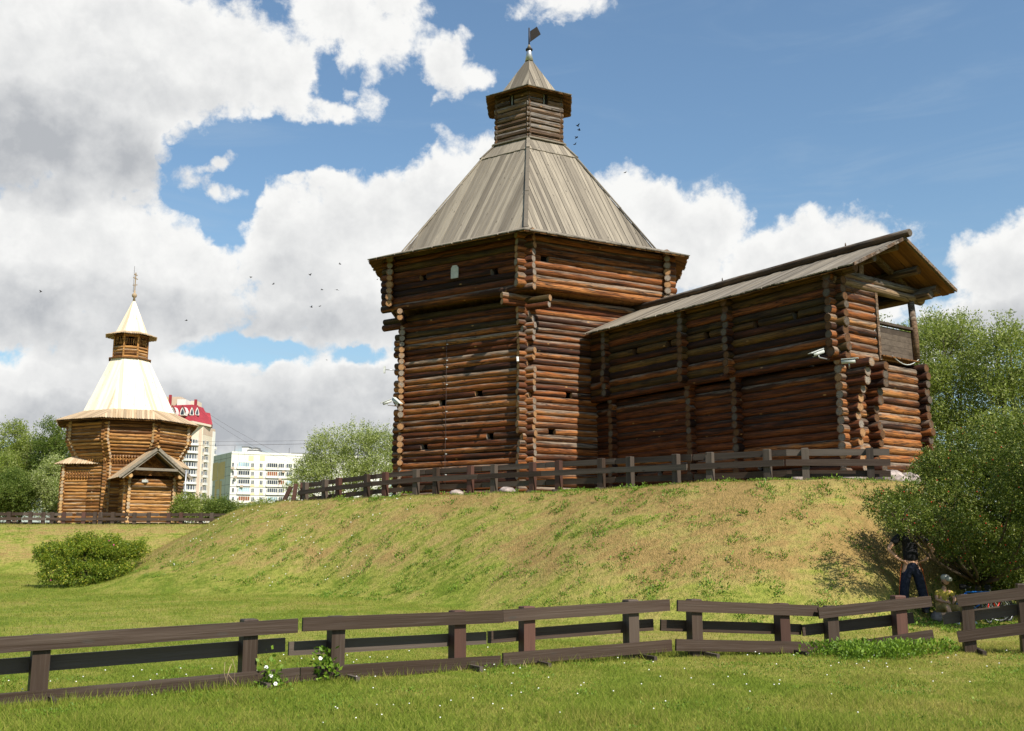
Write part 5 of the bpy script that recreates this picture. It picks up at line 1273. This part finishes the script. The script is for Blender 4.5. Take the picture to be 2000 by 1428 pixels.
def skin_mesh(name, joints, edges, mat, parent, levels=2, root=0, M0=None):
    """one continuous surface grown round a skeleton: joints = [(point, radius or (rx, ry))]"""
    me = bpy.data.meshes.new(name); me.from_pydata([tuple(j[0]) for j in joints], edges, []); me.update()
    o = bpy.data.objects.new(name, me); COL.objects.link(o)
    sk = o.modifiers.new('skin', 'SKIN'); sk.use_smooth_shade = True; sk.branch_smoothing = .6
    if not me.skin_vertices: 
        bpy.context.view_layer.objects.active = o; me.attributes.new('skin', 'FLOAT', 'POINT') if False else None
    lay = me.skin_vertices[0].data
    for i, j in enumerate(joints):
        r = j[1]; lay[i].radius = (r, r) if not isinstance(r, tuple) else r
        lay[i].use_root = (i == root)
    ss = o.modifiers.new('sub', 'SUBSURF'); ss.levels = levels; ss.render_levels = levels
    bpy.context.view_layer.update(); dg = bpy.context.evaluated_depsgraph_get(); ev = o.evaluated_get(dg); nm = bpy.data.meshes.new_from_object(ev)
    bpy.data.objects.remove(o); nm.materials.clear(); nm.materials.append(mat)
    nm.polygons.foreach_set('use_smooth', [True] * len(nm.polygons))
    return link(name, nm, parent, M0)


def hand(joints, edges, wrist, d, side, s=1.0, curl=.6):
    """palm and five fingers appended to a skeleton; d points along the hand, side is where the thumb leaves"""
    w = joints[wrist][0]; d = d.normalized(); side = (side - d * side.dot(d)).normalized(); nn = d.cross(side)
    b = len(joints); joints.append((w + d * .045 * s, (.030 * s, .020 * s))); edges.append((wrist, b)); joints.append((w + d * .085 * s, (.034 * s, .018 * s))); edges.append((b, b + 1))
    for k, (off, L) in enumerate(((.028, .068), (.010, .076), (-.009, .071), (-.027, .056))):
        p = w + d * .09 * s + side * off * s; c = len(joints)
        q1 = p + d * L * .5 * s + nn * curl * .012 * s; q2 = q1 + (d * .75 + nn * curl * .9).normalized() * L * .5 * s
        joints.append((p, .010 * s)); joints.append((q1, .009 * s)); joints.append((q2, .0075 * s)); edges += [(b + 1, c), (c, c + 1), (c + 1, c + 2)]
    c = len(joints); t0 = w + d * .03 * s + side * .028 * s; t1 = t0 + (d * .6 + side * .8).normalized() * .036 * s; t2 = t1 + (d * .85 + side * .3).normalized() * .03 * s
    joints += [(t0, .012 * s), (t1, .0105 * s), (t2, .009 * s)]; edges += [(b, c), (c, c + 1), (c + 1, c + 2)]


# standing person seen from behind, legs apart, hands on the hips
pp = at(1786, 1196, 20.3); pz = gz(pp.x, pp.y); PB_ = Vector((pp.x, pp.y, pz))
man = empty('person', PB_); tag(man, 'standing person in black t-shirt and navy trousers, hands on hips, head hidden by the hawthorn', 'person')
V3 = lambda x, y, z: PB_ + Vector((x, y, z)) * 1.03
j = [(V3(0, 0, .98), (.15, .11)), (V3(0, 0, 1.14), (.135, .10)), (V3(0, .0, 1.32), (.165, .11)), (V3(0, .01, 1.47), (.13, .09)), (V3(0, .02, 1.56), .058), (V3(0, .05, 1.64), .062),
     (V3(-.19, .0, 1.46), .062), (V3(-.36, -.02, 1.30), .046), (V3(-.44, -.03, 1.20), .043), (V3(-.34, -.06, 1.09), .036), (V3(-.235, -.09, .995), .027),
     (V3(.19, .0, 1.46), .062), (V3(.36, -.02, 1.30), .046), (V3(.44, -.03, 1.20), .043), (V3(.34, -.06, 1.09), .036), (V3(.235, -.09, .995), .027),
     (V3(-.10, 0, .86), .10), (V3(-.155, .0, .50), .066), (V3(-.20, .0, .10), .045), (V3(-.215, .12, .04), .038),
     (V3(.10, 0, .86), .10), (V3(.165, .0, .50), .066), (V3(.23, .0, .10), .045), (V3(.25, .12, .04), .038)]
e = [(0, 1), (1, 2), (2, 3), (3, 4), (4, 5), (3, 6), (6, 7), (7, 8), (8, 9), (9, 10), (3, 11), (11, 12), (12, 13), (13, 14), (14, 15), (0, 16), (16, 17), (17, 18), (18, 19), (0, 20), (20, 21), (21, 22), (22, 23)]
hand(j, e, 10, Vector((.75, .25, -.25)), Vector((-.1, -.9, .2)), 1.0, .9); hand(j, e, 15, Vector((-.75, .25, -.25)), Vector((.1, -.9, .2)), 1.0, -.9)
skin_mesh('body', j, e, M['skin'], man)
# head turned down and away
mb = MB(); c = V3(0, .06, 1.74); mb.blob(c, (.080, .098, .115), 16, 12); mb.blob(c + Vector((0, .10, -.005)), (.012, .022, .018), 8, 6); mb.blob(c + Vector((-.083, 0, -.01)), (.012, .02, .03), 8, 6); mb.blob(c + Vector((.083, 0, -.01)), (.012, .02, .03), 8, 6)
for s in (-1, 1): mb.blob(c + Vector((s * .03, .088, .015)), (.012, .008, .008), 8, 6)
mb.blob(c + Vector((0, .09, -.05)), (.024, .008, .006), 8, 6); mb.build('head', M['skin'], man)
mb = MB(); mb.blob(c + Vector((0, -.012, .03)), (.088, .100, .108), 16, 12); mb.build('hair', M['hair'], man)
j = [(V3(0, 0, .94), (.178, .135)), (V3(0, 0, 1.14), (.155, .118)), (V3(0, 0, 1.32), (.18, .125)), (V3(0, .01, 1.47), (.145, .10)), (V3(0, .02, 1.54), .072), (V3(-.19, 0, 1.46), .082), (V3(-.31, -.015, 1.345), .078), (V3(-.345, -.02, 1.31), .080), (V3(.19, 0, 1.46), .082), (V3(.31, -.015, 1.345), .078), (V3(.345, -.02, 1.31), .080)]
skin_mesh('tshirt', j, [(0, 1), (1, 2), (2, 3), (3, 4), (3, 5), (5, 6), (6, 7), (3, 8), (8, 9), (9, 10)], M['black_cloth'], man)
j = [(V3(0, 0, 1.05), (.150, .112)), (V3(0, 0, .92), (.172, .13)), (V3(-.10, 0, .80), .115), (V3(-.155, 0, .50), .098), (V3(-.20, .0, .12), .090), (V3(-.205, .0, .06), .092), (V3(.10, 0, .80), .115), (V3(.165, 0, .50), .098), (V3(.23, .0, .12), .090), (V3(.235, 0, .06), .092)]
skin_mesh('trousers', j, [(0, 1), (1, 2), (2, 3), (3, 4), (4, 5), (1, 6), (6, 7), (7, 8), (8, 9)], M['navy_cloth'], man, root=1)
for s in (-1, 1):
    mb = MB(); x0 = .22 if s > 0 else -.205; mb.tube([V3(x0, -.06, .045), V3(x0 + s * .01, .06, .045), V3(x0 + s * .03, .19, .035)], [.045, .05, .035], 10); mb.build('shoe', M['shoe'], man)
    mb = MB(); mb.tube([V3(s * .178, 0, .93), V3(s * .215, 0, .80), V3(s * (.262 if s > 0 else .252), 0, .5), V3(s * (.322 if s > 0 else .29), 0, .12)], .007, 5); mb.build('side_piping', M['orange_trim'], man)

# seated child with a white cap
cp = at(1843, 1195, 20.4); CZ = gz(cp.x, cp.y); CB = Vector((cp.x, cp.y, CZ)); K3 = lambda x, y, z: CB + Vector((x, y, z)) * 1.05
kid = empty('person', CB); tag(kid, 'seated child in white cap and mustard yellow clothes, looking down, beside a bicycle wheel', 'person')
mb = MB(); mb.blob(K3(0, .05, .11), (.24, .2, .15), 10, 7, .08); tag(mb.build('seat_stone', M['stone']), 'low stone the child in the white cap sits on', 'boulder')
j = [(K3(0, .03, .31), (.105, .09)), (K3(.0, .0, .45), (.10, .075)), (K3(.01, -.03, .58), (.11, .07)), (K3(.02, -.05, .65), .042), (K3(.03, -.06, .69), .040),
     (K3(-.12, -.03, .58), .04), (K3(-.15, -.08, .44), .032), (K3(-.03, -.22, .40), .024), (K3(.14, -.04, .58), .04), (K3(.19, -.10, .44), .032), (K3(.10, -.23, .40), .024),
     (K3(-.06, -.06, .28), .068), (K3(-.05, -.30, .33), .052), (K3(.02, -.33, .08), .034), (K3(.04, -.42, .03), .028), (K3(.09, -.06, .28), .068), (K3(.22, -.26, .30), .052), (K3(.30, -.30, .08), .034), (K3(.38, -.36, .03), .028)]
e = [(0, 1), (1, 2), (2, 3), (3, 4), (2, 5), (5, 6), (6, 7), (2, 8), (8, 9), (9, 10), (0, 11), (11, 12), (12, 13), (13, 14), (0, 15), (15, 16), (16, 17), (17, 18)]
hand(j, e, 7, Vector((.5, -.8, -.1)), Vector((0, 0, 1)), .72, .8); hand(j, e, 10, Vector((-.5, -.8, -.1)), Vector((0, 0, 1)), .72, -.8)
skin_mesh('body', j, e, M['skin'], kid)
c = K3(.045, -.09, .80); mb = MB(); mb.blob(c, (.072, .082, .095), 16, 12); mb.blob(c + Vector((.02, -.085, -.02)), (.011, .018, .014), 8, 6)
for s in (-1, 1): mb.blob(c + Vector((.01 + s * .028, -.073, .002)), (.011, .007, .007), 8, 6); mb.blob(c + Vector((s * .073, 0, -.012)), (.011, .018, .026), 8, 6)
mb.blob(c + Vector((.01, -.074, -.048)), (.018, .007, .005), 8, 6); mb.build('head', M['skin'], kid)
mb = MB(); mb.blob(c + Vector((0, .018, -.005)), (.078, .080, .098), 14, 10); mb.build('hair', M['hair'], kid)
mb = MB(); mb.blob(c + Vector((0, .01, .045)), (.088, .096, .072), 16, 10); mb.tube([c + Vector((.01, -.07, .035)), c + Vector((.03, -.13, .018)), c + Vector((.04, -.155, .006))], [.055, .05, .03], 10); mb.build('cap', M['white_cloth'], kid)
j = [(K3(0, .03, .29), (.125, .11)), (K3(0, 0, .45), (.118, .09)), (K3(.01, -.03, .58), (.125, .085)), (K3(.02, -.05, .63), .055), (K3(-.12, -.03, .58), .055), (K3(-.145, -.065, .49), .052), (K3(.14, -.04, .58), .055), (K3(.175, -.08, .49), .052)]
skin_mesh('shirt', j, [(0, 1), (1, 2), (2, 3), (2, 4), (4, 5), (2, 6), (6, 7)], M['yellow_cloth'], kid)
j = [(K3(0, .02, .28), (.12, .11)), (K3(-.06, -.08, .28), .084), (K3(-.05, -.28, .33), .070), (K3(-.02, -.31, .24), .062), (K3(.09, -.08, .28), .084), (K3(.21, -.24, .30), .070), (K3(.24, -.27, .22), .062)]
skin_mesh('shorts', j, [(0, 1), (1, 2), (2, 3), (0, 4), (4, 5), (5, 6)], M['khaki_cloth'], kid)
for p in (K3(.05, -.42, .03), K3(.40, -.37, .03)):
    mb = MB(); mb.blob(p, (.05, .09, .04), 10, 7); mb.build('shoe', M['white_cloth'], kid)


def bicycle(loc, rz, paint, label, s=1.0, lean=.12):
    root = empty('bicycle', loc); tag(root, label, 'bicycle')
    T = Matrix.Translation(loc) @ Matrix.Rotation(rz, 4, 'Z') @ Matrix.Rotation(lean, 4, 'X') @ Matrix.Scale(s, 4)
    W = lambda x, z, y=0: T @ Vector((x, y, z)); r = .31
    for x in (-.50, .52):
        wh = None; mb = MB(); mb.tube([W(x + r * math.cos(a), r + .02 + r * math.sin(a)) for a in np.linspace(0, 2 * math.pi, 25)], .022 * s, 6, False); wh = mb.build('wheel', M['rubber'], root)
        mb = MB(); mb.tube([W(x + (r - .03) * math.cos(a), r + .02 + (r - .03) * math.sin(a)) for a in np.linspace(0, 2 * math.pi, 25)], .010 * s, 5, False); mb.build('rim', M['metal'], wh)
        mb = MB()
        for a in np.linspace(0, 2 * math.pi, 13)[:-1]: mb.tube([W(x, r + .02), W(x + (r - .03) * math.cos(a), r + .02 + (r - .03) * math.sin(a))], .0025 * s, 4)
        mb.tube([W(x, r + .02, -.05), W(x, r + .02, .05)], .02 * s, 8); mb.build('spokes', M['metal'], wh)
    bb, st, ht, hb = W(-.08, .30), W(-.20, .72), W(.36, .74), W(.38, .62)
    mb = MB()
    for a, b in ((bb, st), (st, ht), (bb, hb), (ht, hb), (bb, W(-.50, r + .02)), (st, W(-.50, r + .02))): mb.tube([a, b], .017 * s, 8)
    mb.build('frame', paint, root)
    mb = MB(); mb.tube([hb, W(.52, r + .02, .05)], .014 * s, 6); mb.tube([hb, W(.52, r + .02, -.05)], .014 * s, 6); mb.build('fork', M['metal'], root)
    mb = MB(); mb.tube([ht, W(.34, .84)], .014 * s, 6); mb.tube([W(.28, .90, -.27), W(.34, .86, -.12), W(.34, .86, .12), W(.28, .90, .27)], .012 * s, 6); mb.build('handlebar', M['rubber'], root)
    mb = MB(); mb.tube([st, W(-.22, .82)], .013 * s, 6); mb.build('seat_post', M['metal'], root); mb = MB(); mb.tube([W(-.34, .85), W(-.22, .85), W(-.08, .84)], [.07 * s, .055 * s, .02 * s], 8); mb.build('saddle', M['rubber'], root)
    mb = MB(); mb.tube([W(-.08 + .09 * math.cos(a), .30 + .09 * math.sin(a), -.05) for a in np.linspace(0, 2 * math.pi, 15)], .006 * s, 5, False); mb.tube([W(-.08, .30, -.06), W(-.02, .14, -.08), W(-.02, .14, -.16)], .012 * s, 6); mb.tube([W(-.08, .30, .06), W(-.14, .46, .08), W(-.14, .46, .16)], .012 * s, 6); mb.build('crank', M['metal'], root)
    return root

p = at(1905, 1190, 20.5); bicycle(Vector((p.x, p.y, gz(p.x, p.y))), R(-12), M['blue_paint'], 'blue bicycle leaning behind the near fence beside the seated child', .82)
p = at(1950, 1185, 20.3); bicycle(Vector((p.x, p.y, gz(p.x, p.y))), R(40), M['red_paint'], 'red bicycle with white bell, rightmost of the two under the hawthorn', .82, -.1)

# ------------------------------------------------------------------ cameras, lamps, wires
def cctv(px, py, D, aim, label, s=1.0, arm=(.0, .3, 0)):
    p = at(px, py, D); root = empty('security_camera', p); tag(root, label, 'security camera', 'security cameras on the log walls')
    d = Vector(aim).normalized(); q = d.cross(Vector((0, 0, 1))).normalized(); u = q.cross(d)
    mb = MB(); mb.tube([p - d * .16 * s, p + d * .14 * s], .048 * s, 10); mb.build('housing', M['white_plastic'], root)
    mb = MB(); mb.bar(p - d * .16 * s + u * .056 * s, p + d * .21 * s + u * .056 * s, .12 * s, .015 * s, u); mb.build('sun_shield', M['white_plastic'], root)
    mb = MB(); mb.tube([p + d * .141 * s, p + d * .150 * s], .036 * s, 10); mb.build('lens', M['black'], root)
    a = p + Vector(arm) * s; mb = MB(); mb.tube([p - u * .04 * s, p - u * .10 * s, a - u * .10 * s], .017 * s, 6); mb.build('bracket', M['metal'], root)
cctv(1597, 690, 26.7, (-.85, -.35, -.35), 'long white security camera pointing left from the upper corner of the gallery', 1.25, (.30, .25, 0))
cctv(1658, 706, 26.3, (.9, -.4, .02), 'white security camera pointing right below the balcony corner of the gallery', 1.2, (0.1, .3, 0))
cctv(774, 785, 36.2, (.6, -.55, -.55), 'white security camera pointing down right on the left corner of the big tower', 1.35, (.05, .3, 0))
cctv(756, 786, 36.6, (-.9, -.3, -.4), 'pale security camera pointing left, outermost on the left corner of the tower', 1.1, (.25, .25, 0))
cctv(1011, 702, 33.6, (.05, -.6, -.8), 'little white security camera on the front corner of the big tower', .62, (0, .3, 0))
p = at(751, 722, 37.2); root = empty('antenna_panel', p); tag(root, 'small white antenna panel on an arm sticking out left of the big tower', 'antenna')
mb = MB(); mb.box(p, (.07, .10, .26)); mb.build('panel', M['white_plastic'], root); mb = MB(); mb.tube([p, p + Vector((.42, .1, 0))], .018, 6); mb.build('arm', M['metal'], root)
# street lamp post beside the church tower
b = gbase(359, 61); rt = empty('lamp_post', b); tag(rt, 'slim grey lamp post standing right of the church tower behind the far fence', 'lamp post')
mb = MB(); mb.tube([b, b + Vector((0, 0, 3.2))], [.06, .045], 8); mb.build('pole', M['metal'], rt); mb = MB(); mb.box(b + Vector((.08, -.08, 1.15)), (.22, .16, .16)); mb.build('box', M['white_plastic'], rt)
# overhead lines
def wire(p, q, sag, r, label):
    p, q = Vector(p), Vector(q); mb = MB(); mb.tube([p.lerp(q, t) - Vector((0, 0, 4 * sag * t * (1 - t))) for t in np.linspace(0, 1, 13)], r, 4); tag(mb.build('overhead_wire', M['cable']), label, 'wire', 'thin overhead wires behind the buildings')
wire(at(395, 800, 340), at(640, 925, 300), 1.5, 0.03, 'overhead wire slanting down right from the red roof of the tall flats')
wire(at(395, 806, 340), at(600, 915, 300), 2.0, 0.028, 'lower of the two wires slanting down from the red roof of the tall flats')
wire(at(-60, 862, 280), at(700, 864, 260), 1.0, 0.039, 'thickest level overhead wire, passing just above the panel block')
wire(at(-60, 850, 300), at(700, 858, 280), 1.2, 0.025, 'fine level overhead wire above the thickest one')
wire(at(-60, 868, 300), at(140, 842, 280), 1.0, 0.028, 'overhead wire rising to the right above the left trees')
wire(at(-60, 876, 300), at(140, 860, 280), 1.0, 0.028, 'lower overhead wire just over the left trees')

# ------------------------------------------------------------------ birds
birds = [(80, 570, 'lone dark bird at the far left, low over the grey cloud', 0), (364, 626, 'dark bird right of the church tower lantern', 1), (490, 541, 'leftmost bird of the flock left of the big tower', 2), (534, 555, 'second bird from the left in the flock, wings raised', 3), (605, 537, 'bird above the middle of the flock', 0), (629, 566, 'gliding bird with spread wings at the flock centre', 1), (658, 566, 'bird at the right of the gliding one in the flock', 2),
         (664, 516, 'topmost bird of the flock left of the big tower', 3), (608, 600, 'lower left bird of the close pair under the flock', 0), (625, 598, 'lower right bird of the close pair under the flock', 1), (638, 703, 'tiny lowest bird near the big tower wall', 2), (737, 546, 'bird right under the left eave corner of the tower', 3), (1128, 246, 'topmost of four birds right of the lookout', 0), (1131, 254, 'second of four birds right of the lookout', 1), (1126, 268, 'third of four birds right of the lookout', 2), (1123, 282, 'lowest of four birds right of the lookout', 3), (1221, 337, 'single bird banking above the right side of the tent roof', 1)]
for k, (x, y, lab, v) in enumerate(birds):
    D = 42 if x > 1000 else 48; p = at(x, y, D); s = (.075 if x < 1000 else .085) * (.6 if y in (703, 546) else 1); up = (.7, .15, -.35, .5)[v]; az_ = random.uniform(-.8, .8); Rm = Matrix.Rotation(az_, 3, 'Z') @ Matrix.Rotation(random.uniform(-.5, .5), 3, 'Y')
    root = empty('bird', p); tag(root, lab, 'bird', 'dark birds flying round the towers')
    mb = MB(); mb.tube([p + Rm @ Vector((-1.1, 0, 0)) * s, p + Rm @ Vector((-.6, 0, 0)) * s, p, p + Rm @ Vector((.6, 0, .05)) * s, p + Rm @ Vector((.95, 0, 0)) * s], [.05 * s, .18 * s, .28 * s, .2 * s, .03 * s], 7); mb.build('body', M['black'], root)
    for sd in (-1, 1):
        mb = MB(); q = [Vector((.35, 0, .1)), Vector((.45, sd * .9, .1 + up * .7)), Vector((-.1, sd * 1.9, .1 + up * 1.1)), Vector((-.25, sd * .9, .1 + up * .6)), Vector((-.35, 0, .1))]
        mb.poly([p + Rm @ (v_ * s) for v_ in q], .02 * s); mb.build('wing', M['black'], root)
